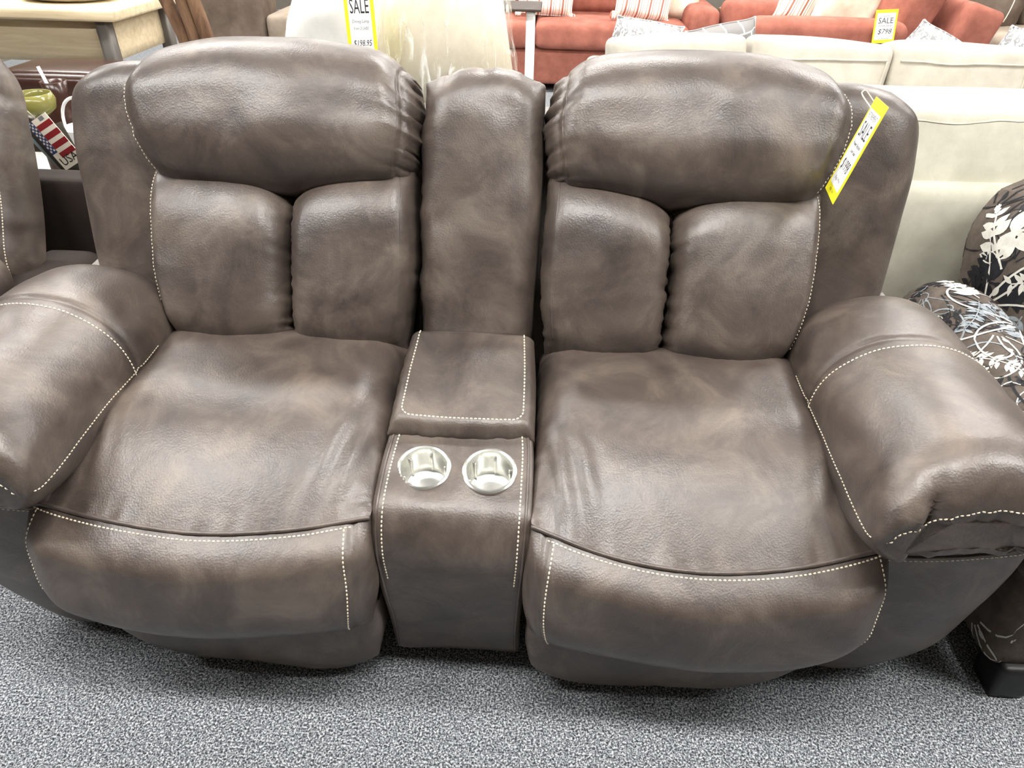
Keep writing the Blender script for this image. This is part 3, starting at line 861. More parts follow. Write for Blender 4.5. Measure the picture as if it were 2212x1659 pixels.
def sprig2d(kind, size, rnd):
    out = []
    if kind == 'leafy':
        n = 5
        s = np.linspace(0, 1, 14)
        bend = rnd.uniform(-0.5, 0.5)
        P = np.stack([s * size, bend * size * s ** 2 * 0.5], 1)
        out.append(line2d(P, size * 0.032))
        for i in range(n):
            q = P[2 + int(i * 10 / (n - 1))]
            L = size * (0.38 - 0.03 * i); W = L * 0.50
            b = math.atan2(bend * (q[0] / size), 1)
            out.append(leaf2d(q[0], q[1], b + 0.95, L, W)); out.append(leaf2d(q[0], q[1], b - 0.95, L, W))
        out.append(leaf2d(P[-1, 0], P[-1, 1], bend, size * 0.26, size * 0.12))
    elif kind == 'fern':
        s = np.linspace(0, 1, 14)
        P = np.stack([s * size, 0.12 * size * np.sin(s * 2.4)], 1)
        out.append(line2d(P, size * 0.02))
        for i in range(9):
            q = P[1 + int(i * 12 / 8)]
            L = size * 0.2
            out.append(leaf2d(q[0], q[1], 1.1, L, L * 0.36)); out.append(leaf2d(q[0], q[1], -1.1, L, L * 0.36))
    else:
        for k in range(4):
            o, P = spiral2d(0, 0, -0.7 + 0.42 * k, size * (0.75 + 0.12 * k), 1 if k % 2 else -1, size * 0.034)
            out += o
        o = leaf2d(size * 0.25, 0, 0.3, size * 0.2, size * 0.09); out.append(o)
    return merge([(np.c_[v, np.zeros(len(v))], f) for v, f in out])

def embroider(host, bvh, spots, rnd, lift=0.0012):
    for (p, ang, size, kind, col) in spots:
        c, n, _, _ = bvh.find_nearest(Vector(p))
        n = np.array(n); c = np.array(c)
        t = np.cross([0, 0, 1.0], n)
        t = t / np.linalg.norm(t) if np.linalg.norm(t) > 0.15 else np.array([0, 1.0, 0])
        t -= n * (t @ n); t /= np.linalg.norm(t)
        b = np.cross(n, t)
        ca, sa = math.cos(ang), math.sin(ang)
        t, b = t * ca + b * sa, -t * sa + b * ca
        v2, f = sprig2d(kind, size, rnd)
        W = c + (v2[:, :1] - size * 0.45) * t + v2[:, 1:2] * b
        P, N = snap(W, bvh, lift)
        far = np.linalg.norm(P - W, axis=1) > size * 0.55
        keep = [q for q in f if not any(far[i] for i in q)]
        if keep:
            o = mesh_obj('embroidered_sprig', P, keep, EMB[col], host)
            fix_ = o
rnd = random.Random(11)
def scatter(host, ranges, n, szs, cols):
    bv = bvh_of(host)
    spots = []
    used = []
    for k in range(n * 12):
        p = np.array([rnd.uniform(*ranges[0]), rnd.uniform(*ranges[1]), rnd.uniform(*ranges[2])])
        c, nn, _, _ = bv.find_nearest(Vector(p)); c = np.array(c)
        sz = rnd.uniform(*szs)
        if any(np.linalg.norm(c - u) < 0.27 * (sz + s) for u, s in used):
            continue
        used.append((c, sz))
        spots.append((c, rnd.uniform(0, 6.28), sz, rnd.choice(['leafy', 'leafy', 'fern', 'curl', 'curl']), rnd.choice(cols)))
        if len(spots) >= n:
            break
    embroider(host, bv, spots, rnd)
WB = ['white', 'white', 'black', 'black', 'slate']
scatter(farms[0], ((-0.52, -0.28), (-0.45, 0.40), (0.40, 0.62)), 80, (0.07, 0.15), WB)
scatter(fback, ((-0.38, 0.38), (0.20, 0.48), (0.42, 0.95)), 80, (0.10, 0.20), WB)
embroider(fback, bvh_of(fback), [((-0.24, 0.33, 0.70), 0.5, 0.20, 'leafy', 'white'), ((-0.285, 0.36, 0.64), 2.4, 0.16, 'leafy', 'white'), ((-0.20, 0.32, 0.60), 3.6, 0.15, 'fern', 'white'),
    ((-0.26, 0.32, 0.55), 1.2, 0.14, 'curl', 'white'), ((-0.12, 0.33, 0.72), 1.0, 0.20, 'leafy', 'white'), ((-0.29, 0.34, 0.58), 4.2, 0.13, 'leafy', 'black')], rnd, 0.002)
embroider(farms[0], bvh_of(farms[0]), [((-0.40, 0.26, 0.57), 0.4, 0.11, 'leafy', 'white'), ((-0.38, 0.10, 0.57), 2.0, 0.15, 'curl', 'white'), ((-0.36, -0.05, 0.57), 4.4, 0.12, 'leafy', 'black'), ((-0.42, 0.16, 0.55), 5.2, 0.12, 'fern', 'slate')], rnd, 0.002)
scatter(farms[1], ((0.28, 0.52), (-0.45, 0.40), (0.40, 0.62)), 16, (0.08, 0.13), WB)
for ob in [c for c in fc.children if c.name.startswith(('arm_panel', 'seat_cushion', 'seat_rail'))]:
    if ob.name.startswith('arm_panel') and ob.data.vertices[0].co.x < 0:
        scatter(ob, ((-0.52, -0.28), (-0.45, 0.40), (0.06, 0.40)), 24, (0.10, 0.18), ['black', 'black', 'slate', 'white'])
    elif ob.name.startswith('seat'):
        scatter(ob, ((-0.34, 0.34), (-0.45, 0.2), (0.12, 0.55)), 10, (0.10, 0.16), WB)

# ================================================================== ivory sofa right behind, seen from the back
def box_part(name, size, c, mat, parent, r=0.03, puff=(0, 0, 0), rot=(0, 0, 0), n=14, rough=0.0, seed=0):
    v, f = rbox(size, r, puff, n, seed, rough)
    return mesh_obj(name, v @ euler(*rot).T + np.array(c), f, mat, parent)

iv = thing('ivory_sofa', 'ivory woven sofa seen from behind, directly behind the right end of the loveseat', 'sofa', (1.42, 1.46, 0))
box_part('back_frame', (1.75, 0.20, 0.65), (0, -0.33, 0.375), IVORY, iv, 0.04)
bc = box_part('back_cushion', (1.72, 0.20, 0.30), (0, -0.27, 0.745), IVORY, iv, 0.06, (0, 0.015, 0.012), (-6, 0, 0), 30, 0.005, 3)
box_part('seat_base', (1.75, 0.60, 0.34), (0, 0.05, 0.22), IVORY, iv, 0.04)
for sx in (-1, 1):
    box_part('arm', (0.18, 0.80, 0.50), (sx * 0.94, 0.0, 0.30), IVORY, iv, 0.06)
    box_part('seat_cushion', (0.84, 0.58, 0.16), (sx * 0.43, 0.09, 0.44), IVORY, iv, 0.05, (0, 0, 0.015))
    for yy in (-0.36, 0.30):
        mesh_obj('foot', *bbox((0.05, 0.05, 0.06), (sx * 0.88, yy, 0.03)), BLACK, iv)
P, N = snap(crom([(-0.80, -0.38, 0.862), (-0.36, -0.39, 0.854), (-0.24, -0.39, 0.846), (-0.12, -0.39, 0.862), (0.4, -0.39, 0.860), (0.83, -0.38, 0.866)], np.linspace(0, 1, 70)), bvh_of(bc), 0.0)
mesh_obj('seam', *tube(P, 0.0022, 6), IVORY, bc)

# ================================================================== cream sectional beyond it
sc_ = thing('cream_sofa', 'long cream linen sofa seen from behind with loose piped back cushions', 'sofa', (1.44, 2.75, 0))
box_part('back_frame', (2.16, 0.20, 0.60), (0, -0.36, 0.345), CREAM, sc_, 0.03)
for k, xc in enumerate((0.67, 1.26, 1.85)):
    b = box_part('back_cushion', (0.585, 0.22, 0.42), (xc - 1.44, -0.20, 0.592), CREAM, sc_, 0.035, (0.0, 0.02, 0.015), (-9, (-2, 3, 1)[k], (3, -2, 1)[k]), 20, 0.006, 11 + k)
    bvq = bvh_of(b)
    P, N = snap(crom([(xc - 1.44 - 0.28, -0.37, 0.767), (xc - 1.44 - 0.1, -0.37, 0.762), (xc - 1.44 + 0.12, -0.37, 0.767), (xc - 1.44 + 0.28, -0.37, 0.762)], np.linspace(0, 1, 40)), bvq, 0.001)
    mesh_obj('piping', *tube(P, 0.005, 6), CREAM, b)
    P, N = snap(crom([(xc - 1.44 + 0.285, -0.37, 0.757), (xc - 1.44 + 0.287, -0.37, 0.68), (xc - 1.44 + 0.285, -0.36, 0.60)], np.linspace(0, 1, 30)), bvq, 0.001)
    mesh_obj('piping', *tube(P, 0.005, 6), CREAM, b)
    box_part('seat_cushion', (0.58, 0.62, 0.18), (xc - 1.44, 0.16, 0.45), CREAM, sc_, 0.05, (0, 0, 0.015))
box_part('seat_base', (2.16, 0.74, 0.32), (0, 0.10, 0.22), CREAM, sc_, 0.03)
for sx in (-1, 1):
    box_part('arm', (0.20, 0.90, 0.56), (sx * 1.04, 0.02, 0.33), CREAM, sc_, 0.05)
    for yy in (-0.38, 0.40):
        mesh_obj('foot', *bbox((0.06, 0.06, 0.06), (sx * 1.0, yy, 0.03)), BLACK, sc_)

# throw pillows
def patterned(name, fn):
    m, nt, b = new_mat(name)
    tc = ND(nt, 'ShaderNodeTexCoord')
    fn(nt, tc, b)
    b.inputs['Roughness'].default_value = 0.9
    b.inputs['Specular IOR Level'].default_value = 0.2
    return m
def _stripes(nt, tc, b):
    sp = ND(nt, 'ShaderNodeSeparateXYZ'); nt.links.new(tc.outputs['Object'], sp.inputs[0])
    m1 = ND(nt, 'ShaderNodeMath', operation='MULTIPLY', i_1=11.0); nt.links.new(sp.outputs[0], m1.inputs[0])
    m2 = ND(nt, 'ShaderNodeMath', operation='FRACT'); nt.links.new(m1.outputs[0], m2.inputs[0])
    cream, rust, tan, grey = srgb(240, 235, 226), srgb(176, 112, 92), srgb(200, 160, 138), srgb(128, 110, 100)
    r = ramp(nt, [(0.0, cream), (0.12, tan), (0.18, cream), (0.34, rust), (0.48, cream), (0.62, grey), (0.66, cream), (0.80, tan), (0.84, cream)])
    r.color_ramp.interpolation = 'CONSTANT'
    nt.links.new(m2.outputs[0], r.inputs[0]); nt.links.new(r.outputs[0], b.inputs['Base Color'])
STRIPE = patterned('rust_and_cream_stripe', _stripes)
def _lattice(nt, tc, b):
    br = ND(nt, 'ShaderNodeTexBrick', i_Scale=9.0, i_Color1=srgb(132, 130, 130), i_Color2=srgb(146, 144, 143), i_Mortar=srgb(236, 234, 230))
    br.inputs['Mortar Size'].default_value = 0.03; br.inputs['Row Height'].default_value = 0.5; br.inputs['Brick Width'].default_value = 0.6
    mp = ND(nt, 'ShaderNodeMapping'); mp.inputs['Rotation'].default_value = (1.57, 0.5, 0)
    nt.links.new(tc.outputs['Object'], mp.inputs[0]); nt.links.new(mp.outputs[0], br.inputs['Vector'])
    nt.links.new(br.outputs[0], b.inputs['Base Color'])
LATTICE = patterned('grey_lattice', _lattice)
def _chev(nt, tc, b):
    w = ND(nt, 'ShaderNodeTexWave', i_Scale=9.0, i_Distortion=9.0); w.inputs['Detail Scale'].default_value = 6.0
    nt.links.new(tc.outputs['Object'], w.inputs['Vector'])
    r = ramp(nt, [(0.35, srgb(150, 150, 152)), (0.5, srgb(244, 243, 240))])
    nt.links.new(w.outputs['Fac'], r.inputs[0]); nt.links.new(r.outputs[0], b.inputs['Base Color'])
SILVER = patterned('silver_and_white_weave', _chev)
OATMEAL = fabric('oatmeal_linen', srgb(216, 206, 184), srgb(238, 231, 214), 10, 0.95, 0.3, 500)

def throw_pillow(name, label, size, loc, rot, mat, seed, group=None, knots=False):
    n = 22
    lin = np.linspace(-1, 1, n)
    A, B = np.meshgrid(lin, lin, indexing='ij')
    pin = 1 - 0.06 * (A ** 2 + B ** 2) + 0.07 * (np.abs(A) ** 6) * (np.abs(B) ** 6)
    th = 0.16 * np.sqrt(np.clip((1 - A ** 4) * (1 - B ** 4), 0, 1)) * size / 0.45
    X, Z = A * size / 2 * pin, B * size / 2 * pin
    wob = noise3(np.stack([X, Z, X * 0], -1), 9, seed) * 0.012
    F_ = np.stack([X, -th / 2 + wob, Z], -1); K_ = np.stack([X, th / 2 + wob, Z], -1)
    V = np.concatenate([F_.reshape(-1, 3), K_.reshape(-1, 3)]); F = []
    for i in range(n - 1):
        for j in range(n - 1):
            a = i * n + j
            F.append((a, a + n, a + n + 1, a + 1)); F.append((n * n + a + 1, n * n + a + n + 1, n * n + a + n, n * n + a))
    t = thing(name, label, 'pillow', loc, 0, group)
    t.rotation_euler = [math.radians(a) for a in rot]
    c = mesh_obj('cover', V, F, mat, t)
    rim = [(i, 0) for i in range(n)] + [(n - 1, j) for j in range(n)] + [(i, n - 1) for i in range(n - 1, -1, -1)] + [(0, j) for j in range(n - 1, -1, -1)]
    rp = np.array([F_[i, j] for i, j in rim])
    mesh_obj('edge_seam', *tube(rp, 0.004, 6), mat, t)
    if knots:
        for i, j in ((0, 0), (n - 1, 0), (0, n - 1), (n - 1, n - 1)):
            v, f = rbox((0.05, 0.04, 0.05), 0.02, n=7, rough=0.012, seed=seed)
            mesh_obj('corner_knot', v + F_[i, j], f, mat, t)
    return t
throw_pillow('throw_pillow', 'silver and white woven pillow peeking over the cream sofa back, leftmost', 0.33, (0.55, 2.83, 0.68), (16, 8, 4), SILVER, 21)
throw_pillow('throw_pillow', 'grey lattice pillow peeking over the cream sofa back', 0.33, (0.93, 2.86, 0.675), (16, -14, -6), LATTICE, 22)
throw_pillow('throw_pillow', 'silver woven pillow showing a corner over the right part of the cream sofa back', 0.31, (1.86, 2.84, 0.68), (16, 24, 0), SILVER, 23)
throw_pillow('throw_pillow', 'silver woven pillow barely rising above the far right cream back cushion', 0.31, (2.30, 2.84, 0.685), (16, 10, 0), SILVER, 24)

# ================================================================== coral sofa far behind
rs = thing('coral_sofa', 'coral red fabric sofa far behind the loveseat, with loose pillows', 'sofa', (0.30, 5.55, 0))
for xc in (-0.40, 0.42):
    box_part('seat_cushion', (0.80, 0.72, 0.18), (xc - 0.0 - 0.36 + 0.03, -0.22, 0.41), RED, rs, 0.05, (0, 0, 0.012))
    box_part('back_cushion', (0.80, 0.24, 0.52), (xc - 0.33, 0.17, 0.72), RED, rs, 0.08, (0, 0.03, 0.02), (-12, 0, 0))
box_part('seat_base', (1.66, 0.78, 0.26), (-0.33, -0.12, 0.19), RED, rs, 0.03)
box_part('back_frame', (1.66, 0.18, 0.80), (-0.33, 0.36, 0.44), RED, rs, 0.05)
for xc in (-1.28, 0.62 + 0.36):
    box_part('arm', (0.24, 0.92, 0.58), (xc if xc < 0 else 0.93, -0.06, 0.33), RED, rs, 0.07)
box_part('seat_cushion', (0.42, 0.72, 0.18), (0.62, -0.22, 0.41), RED, rs, 0.05, (0, 0, 0.012))
box_part('back_cushion', (0.42, 0.24, 0.52), (0.62, 0.17, 0.72), RED, rs, 0.08, (0, 0.03, 0.02), (-12, 0, 0))
for xx in (-1.3, 0.95):
    for yy in (-0.4, 0.35):
        mesh_obj('foot', *bbox((0.06, 0.06, 0.07), (xx, yy, 0.035)), BLACK, rs)
throw_pillow('throw_pillow', 'rust striped pillow standing at the left of the coral sofa behind the slim side table', 0.44, (0.06, 5.32, 0.715), (-14, 3, 4), STRIPE, 31, knots=True)
throw_pillow('throw_pillow', 'oatmeal linen pillow at the far left of the coral sofa', 0.40, (-0.38, 5.34, 0.70), (-14, -6, 4), OATMEAL, 32)
throw_pillow('throw_pillow', 'rust striped pillow leaning against the right part of the coral sofa back', 0.44, (0.80, 5.24, 0.715), (-16, 8, 8), STRIPE, 33, knots=True)
throw_pillow('throw_pillow', 'oatmeal linen pillow beside the right arm of the coral sofa', 0.42, (1.04, 5.42, 0.70), (-14, 6, -8), OATMEAL, 34)

# coral loveseat turned sideways
rl = thing('coral_loveseat', 'coral red loveseat turned to face left, beyond the cream sofa', 'loveseat', (2.08, 4.80, 0))
box_part('arm', (0.98, 0.24, 0.40), (-0.22, -0.52, 0.47), RED, rl, 0.07, (0.01, 0, 0.01))
box_part('arm', (0.98, 0.24, 0.40), (-0.22, 0.36, 0.47), RED, rl, 0.07)
box_part('seat_base', (1.00, 1.10, 0.30), (-0.10, -0.08, 0.20), RED, rl, 0.03)
box_part('seat_cushion', (0.70, 0.64, 0.18), (-0.28, -0.08, 0.43), RED, rl, 0.05, (0, 0, 0.015))
box_part('back_frame', (0.24, 1.10, 0.72), (0.62, -0.08, 0.42), RED, rl, 0.05, (0, 0, 0), (0, 16, 0))
box_part('back_cushion', (0.26, 0.80, 0.50), (0.30, -0.10, 0.72), RED, rl, 0.06, (0.03, 0.01, 0.02), (0, 22, 8))
for xx in (-0.5, 0.35):
    for yy in (-0.56, 0.40):
        mesh_obj('foot', *bbox((0.06, 0.06, 0.07), (xx, yy, 0.035)), BLACK, rl)
throw_pillow('throw_pillow', 'rust striped pillow tilted on the coral loveseat', 0.44, (1.86, 4.70, 0.74), (-6, 24, 14), STRIPE, 35)
throw_pillow('throw_pillow', 'oatmeal linen pillow leaning in front of the coral loveseat back, beside the sale tag', 0.44, (2.06, 4.54, 0.74), (-4, 20, 8), OATMEAL, 36)
t2 = thing('sale_tag', 'yellow bordered sale tag with a handwritten price on the coral loveseat back', 'tag', (2.17, 4.14, 0.655))
card(t2, ((0, 0, 0), (1, 0.05, 0.06), (-0.22, 0.18, 1)), 0.135, 0.185, [('RETIREMENT', 0.014, 0.09, 0.055, GREY_INK, 0), ('SALE', 0.045, 0.09, 0.030, INK, 0),
     ('Love Seat', 0.014, 0.08, 0.004, INK, 0.2), ('$798', 0.040, 0.085, -0.030, INK, 0.2), ('Choice', 0.014, 0.06, -0.066, INK, 0.2)])

# brown sofa at the far right
bs = thing('brown_leather_sofa', 'brown suede sofa with plump pillow back at the far upper right', 'sofa', (3.62, 5.30, 0))
box_part('seat_base', (1.5, 0.9, 0.30), (0.1, 0.1, 0.2), TAUPE2, bs, 0.04)
box_part('seat_cushion', (0.80, 0.80, 0.18), (0.10, -0.12, 0.42), TAUPE2, bs, 0.06, (0, 0, 0.02), n=18, rough=0.006)
box_part('arm', (0.20, 0.95, 0.46), (-0.56, 0.02, 0.33), TAUPE2, bs, 0.05)
bb = box_part('back_cushion', (0.62, 0.34, 0.60), (-0.24, 0.22, 0.74), TAUPE, bs, 0.14, (0.02, 0.03, 0.02), (-16, 14, 0), 22, 0.012, 7)
P, N = snap(crom([(-0.02, 0.0, 1.0), (-0.06, -0.02, 0.8), (-0.12, -0.04, 0.55)], np.linspace(0, 1, 30)), bvh_of(bb), 0.002)
mesh_obj('seam', *tube(P, 0.004, 6), OATMEAL, bb)
box_part('back_cushion', (0.70, 0.30, 0.40), (0.44, 0.20, 0.66), TAUPE2, bs, 0.12, (0.02, 0.03, 0.02), (-10, 0, 0), 20, 0.01, 8)
box_part('back_frame', (1.5, 0.2, 0.75), (0.1, 0.5, 0.42), TAUPE, bs, 0.06)
for xx in (-0.5, 0.7):
    for yy in (-0.25, 0.45):
        mesh_obj('foot', *bbox((0.06, 0.06, 0.06), (xx, yy, 0.03)), BLACK, bs)

# dark end tables with brass lamps
def end_table(label, loc):
    t = thing('end_table', label, 'table', loc)
    mesh_obj('table_top', *place(lathe([(0.0, 0.0), (0.28, 0.0), (0.30, 0.012), (0.30, 0.03), (0.285, 0.036), (0.0, 0.036)], 8, cap=False), None, (0, 0, 0.52)), OAK, t, smooth=False)
    mesh_obj('apron', *place(lathe([(0.24, 0.0), (0.26, 0.0), (0.26, 0.08), (0.24, 0.08)], 8), None, (0, 0, 0.44)), DARK_WOOD, t, smooth=False)
    for q in range(4):
        a = q * math.pi / 2 + 0.4
        mesh_obj('leg', *bbox((0.045, 0.045, 0.50), (math.cos(a) * 0.22, math.sin(a) * 0.22, 0.25)), DARK_WOOD, t)
    mesh_obj('shelf', *place(lathe([(0, 0), (0.20, 0), (0.20, 0.02), (0, 0.02)], 8, cap=False), None, (0, 0, 0.14)), DARK_WOOD, t, smooth=False)
    return t
end_table('dark octagonal end table between the coral sofa and coral loveseat, left one', (1.74, 5.66, 0))
end_table('dark octagonal end table behind the coral loveseat arm, right one', (2.42, 5.66, 0))
SHADE = fabric('linen_lampshade', srgb(228, 218, 196), srgb(240, 232, 212), 20, 0.9, 0.2, 500)
def brass_lamp(label, loc):
    t = thing('table_lamp', label, 'lamp', loc)
    mesh_obj('base', *lathe([(0.0, 0.0), (0.075, 0.0), (0.075, 0.012), (0.055, 0.03), (0.05, 0.06), (0.032, 0.09), (0.04, 0.12), (0.026, 0.15), (0.034, 0.19), (0.02, 0.23), (0.012, 0.26), (0.012, 0.36), (0, 0.36)], 20, cap=False), BRASS, t, auto=40)
    mesh_obj('lamp_shade', *lathe([(0.15, 0.32), (0.153, 0.32), (0.103, 0.54), (0.10, 0.54)], 28, cap=False), SHADE, t)
    return t
brass_lamp('brass table lamp on the left end table beside the coral sofa', (1.66, 5.58, 0.556))
brass_lamp('brass table lamp on the right end table behind the coral loveseat', (2.22, 5.62, 0.556))
LEAF = fabric('green_leaf', srgb(44, 74, 38), srgb(84, 118, 62), 12, 0.5, 0.1, 200)
def leaf_mesh(L, W, droop=0.3):
    t = np.linspace(0, 1, 7)
    w = np.sin(np.pi * t ** 0.75) * W / 2
    z = -droop * L * t ** 2
    c = np.stack([t * L, 0 * t, z], 1); l = c + np.stack([0 * t, w, 0.15 * w], 1); r = c + np.stack([0 * t, -w, 0.15 * w], 1)
    V = np.concatenate([l, c, r]); F = []
    for i in range(6):
        F += [(7 + i, 7 + i + 1, i + 1, i), (14 + i, 14 + i + 1, 7 + i + 1, 7 + i)]
    me = bpy.data.meshes.new('leaf'); me.from_pydata(V.tolist(), [], F); me.materials.append(LEAF)
    me.polygons.foreach_set('use_smooth', np.ones(len(me.polygons), bool))
    return me
def add_leaves(root, me, spots):
    for p, rz, ry, s in spots:
        o = bpy.data.objects.new('leaf', me); COL.objects.link(o); o.parent = root
        o.location = p; o.rotation_euler = (0, ry, rz); o.scale = (s, s, s)
fp = thing('potted_plant', 'leafy green plant standing between the two brass lamps', 'plant', (2.08, 6.25, 0))
mesh_obj('pot', *lathe([(0.0, 0.0), (0.13, 0.0), (0.17, 0.34), (0.18, 0.36), (0.16, 0.36), (0.15, 0.33), (0.0, 0.32)], 24, cap=False), DARK_WOOD, fp, auto=40)
mesh_obj('stem', *tube([(0, 0, 0.3), (0.01, 0, 0.6), (0, 0.01, 0.85)], 0.012), BARK, fp)
lm = leaf_mesh(0.22, 0.08)
rr = random.Random(5)
add_leaves(fp, lm, [((rr.uniform(-.05, .05), rr.uniform(-.05, .05), rr.uniform(0.42, 0.85)), rr.uniform(0, 6.28), rr.uniform(-0.9, 0.3), rr.uniform(0.7, 1.2)) for _ in range(46)])

# ================================================================== slim side table
st = thing('side_table', 'slim white metal side table with a thin top standing in front of the coral sofa', 'table', (-0.02, 3.4, 0))
v, f = rbox((0.26, 0.34, 0.016), 0.006, n=6)
mesh_obj('table_top', v + [-0.05, 0.12, 0.785], f, DARK_WOOD, st)
mesh_obj('post', *bbox((0.05, 0.03, 0.75), (0.025, 0, 0.40)), WHITE_METAL, st)
mesh_obj('foot_bar', *bbox((0.05, 0.34, 0.025), (0.025, 0.15, 0.0125)), WHITE_METAL, st)
mesh_obj('top_bar', *bbox((0.05, 0.30, 0.02), (0.025, 0.13, 0.765)), WHITE_METAL, st)

# ================================================================== wrapped floor lamp and its sign
lampT = thing('floor_lamp', 'floor lamp with a cream tapered shade wrapped in crinkled clear plastic', 'lamp', (-0.215, 1.62, 0))
mesh_obj('base', *lathe([(0, 0), (0.15, 0), (0.15, 0.02), (0.03, 0.035), (0, 0.035)], 32, cap=False), GREY_METAL, lampT, auto=40)
mesh_obj('pole', *tube([(0, 0, 0.02), (0, 0, 0.5), (0, 0, 1.2)], 0.012, 10), GREY_METAL, lampT)
mesh_obj('lamp_shade', *lathe([(0.232, 0.74), (0.236, 0.74), (0.158, 1.22), (0.154, 1.22)], 56, cap=False), SHADE, lampT)
PLAST, nt, b = new_mat('clear_plastic_film')
b.inputs['Base Color'].default_value = (0.98, 0.98, 0.93, 1); b.inputs['Roughness'].default_value = 0.12
b.inputs['Alpha'].default_value = 0.22; b.inputs['Specular IOR Level'].default_value = 1.0
tc = ND(nt, 'ShaderNodeTexCoord'); mp = ND(nt, 'ShaderNodeMapping'); mp.inputs['Scale'].default_value = (26, 26, 5)
nz = ND(nt, 'ShaderNodeTexNoise', i_Scale=1.0, i_Detail=5.0, i_Distortion=1.5)
nt.links.new(tc.outputs['Object'], mp.inputs[0]); nt.links.new(mp.outputs[0], nz.inputs['Vector'])
bp = ND(nt, 'ShaderNodeBump', i_Strength=0.9, i_Distance=0.02)
nt.links.new(nz.outputs['Fac'], bp.inputs['Height']); nt.links.new(bp.outputs[0], b.inputs['Normal'])
rsh = ramp(nt, [(0.55, (0.06, 0.06, 0.06, 1)), (0.68, (0.75, 0.75, 0.75, 1))])
nt.links.new(nz.outputs['Fac'], rsh.inputs[0]); nt.links.new(rsh.outputs[0], b.inputs['Alpha'])
v, f = lathe(np.stack([np.linspace(0.255, 0.172, 40), np.linspace(0.72, 1.24, 40)], 1), 120, cap=False)
ang = np.arctan2(v[:, 1], v[:, 0])
rad = 0.010 * noise3(np.stack([np.cos(ang) * 4, np.sin(ang) * 4, v[:, 2] * 5], -1), 1.6, 3) + 0.007 * noise3(np.stack([np.cos(ang) * 9, np.sin(ang) * 9, v[:, 2] * 4], -1), 1.6, 5)
v[:, 0] += np.cos(ang) * rad; v[:, 1] += np.sin(ang) * rad
mesh_obj('plastic_wrap', v, f, PLAST, lampT)

sg = thing('sale_sign', 'tall yellow and white retirement sale sign standing by the wrapped lamp', 'sign', (-0.412, 1.36, 0))
card(sg, ((0.0, 0.0, 0.985), (1, 0.1, 0.03), (0, 0.12, 1)), 0.083, 0.27, [('RETIREMENT', 0.018, 0.052, 0.085, GREY_INK, 0), ('SALE', 0.052, 0.053, 0.050, INK, 0),
     ('Dining Lamp', 0.012, 0.048, 0.014, GREY_INK, 0.2), ('from 2 LABS', 0.011, 0.042, -0.004, GREY_INK, 0.2), ('$198.95', 0.022, 0.052, -0.042, INK, 0.2)], border=0.010)
mesh_obj('post', *tube([(0, 0.012, 0.02), (0, 0.012, 0.5), (0, 0.012, 0.88)], 0.005, 8), GREY_METAL, sg)
mesh_obj('base_plate', *place(lathe([(0, 0), (0.10, 0), (0.10, 0.012), (0, 0.012)], 28, cap=False), None, (0, 0.012, 0)), GREY_METAL, sg, auto=40)

# white comforter heaped on a bench
wc = thing('bench', 'low white covered bench behind the left headrest', 'bench', (-0.52, 2.12, 0))
box_part('seat', (0.66, 0.46, 0.12), (0, 0, 0.42), WHITE_CLOTH, wc, 0.04)
for sx in (-1, 1):
    for sy in (-1, 1):
        mesh_obj('leg', *bbox((0.05, 0.05, 0.37), (sx * 0.28, sy * 0.18, 0.185)), DARK_WOOD, wc)
v, f = rbox((0.55, 0.36, 0.55), 0.12, (0.02, 0.05, 0.02), 34)
v += np.stack([noise3(v, 6, 41), noise3(v, 6, 42), noise3(v, 6, 43)], -1) * 0.03 + np.stack([noise3(v, 16, 44), noise3(v, 16, 45), noise3(v, 16, 46)], -1) * 0.010
v = v @ euler(0, -35, 0).T
v[:, 2] -= v[:, 2].min()
o = mesh_obj('comforter', v, f, WHITE_CLOTH)
o.location = (-0.52, 2.12, 0.485)
tag(o, 'heap of white bedding rising behind the left headrest', 'bedding')

# taupe armchair further back on the left
ta = thing('suede_armchair', 'dark taupe suede armchair with a paler seat at the top left of centre', 'armchair', (-1.60, 4.25, 0))
box_part('arm', (0.40, 0.30, 0.92), (-0.27, -0.15, 0.48), TAUPE, ta, 0.03)
box_part('side_trim', (0.045, 0.34, 0.94), (-0.495, -0.15, 0.48), TAUPE2, ta, 0.015)
box_part('seat_cushion', (0.46, 0.60, 0.28), (0.16, 0.02, 0.50), TAUPE2, ta, 0.04, (0, 0, 0.01))
box_part('seat_base', (0.90, 0.70, 0.32), (0.0, 0.05, 0.20), TAUPE2, ta, 0.03)
box_part('back_cushion', (0.50, 0.26, 0.44), (0.30, 0.20, 0.80), TAUPE, ta, 0.12, (0.02, 0.03, 0.02), (-12, 0, 0), 20, 0.012, 9)
for xx in (-0.40, 0.38):
    for yy in (-0.22, 0.32):
        mesh_obj('foot', *bbox((0.05, 0.05, 0.05), (xx, yy, 0.025)), BLACK, ta)

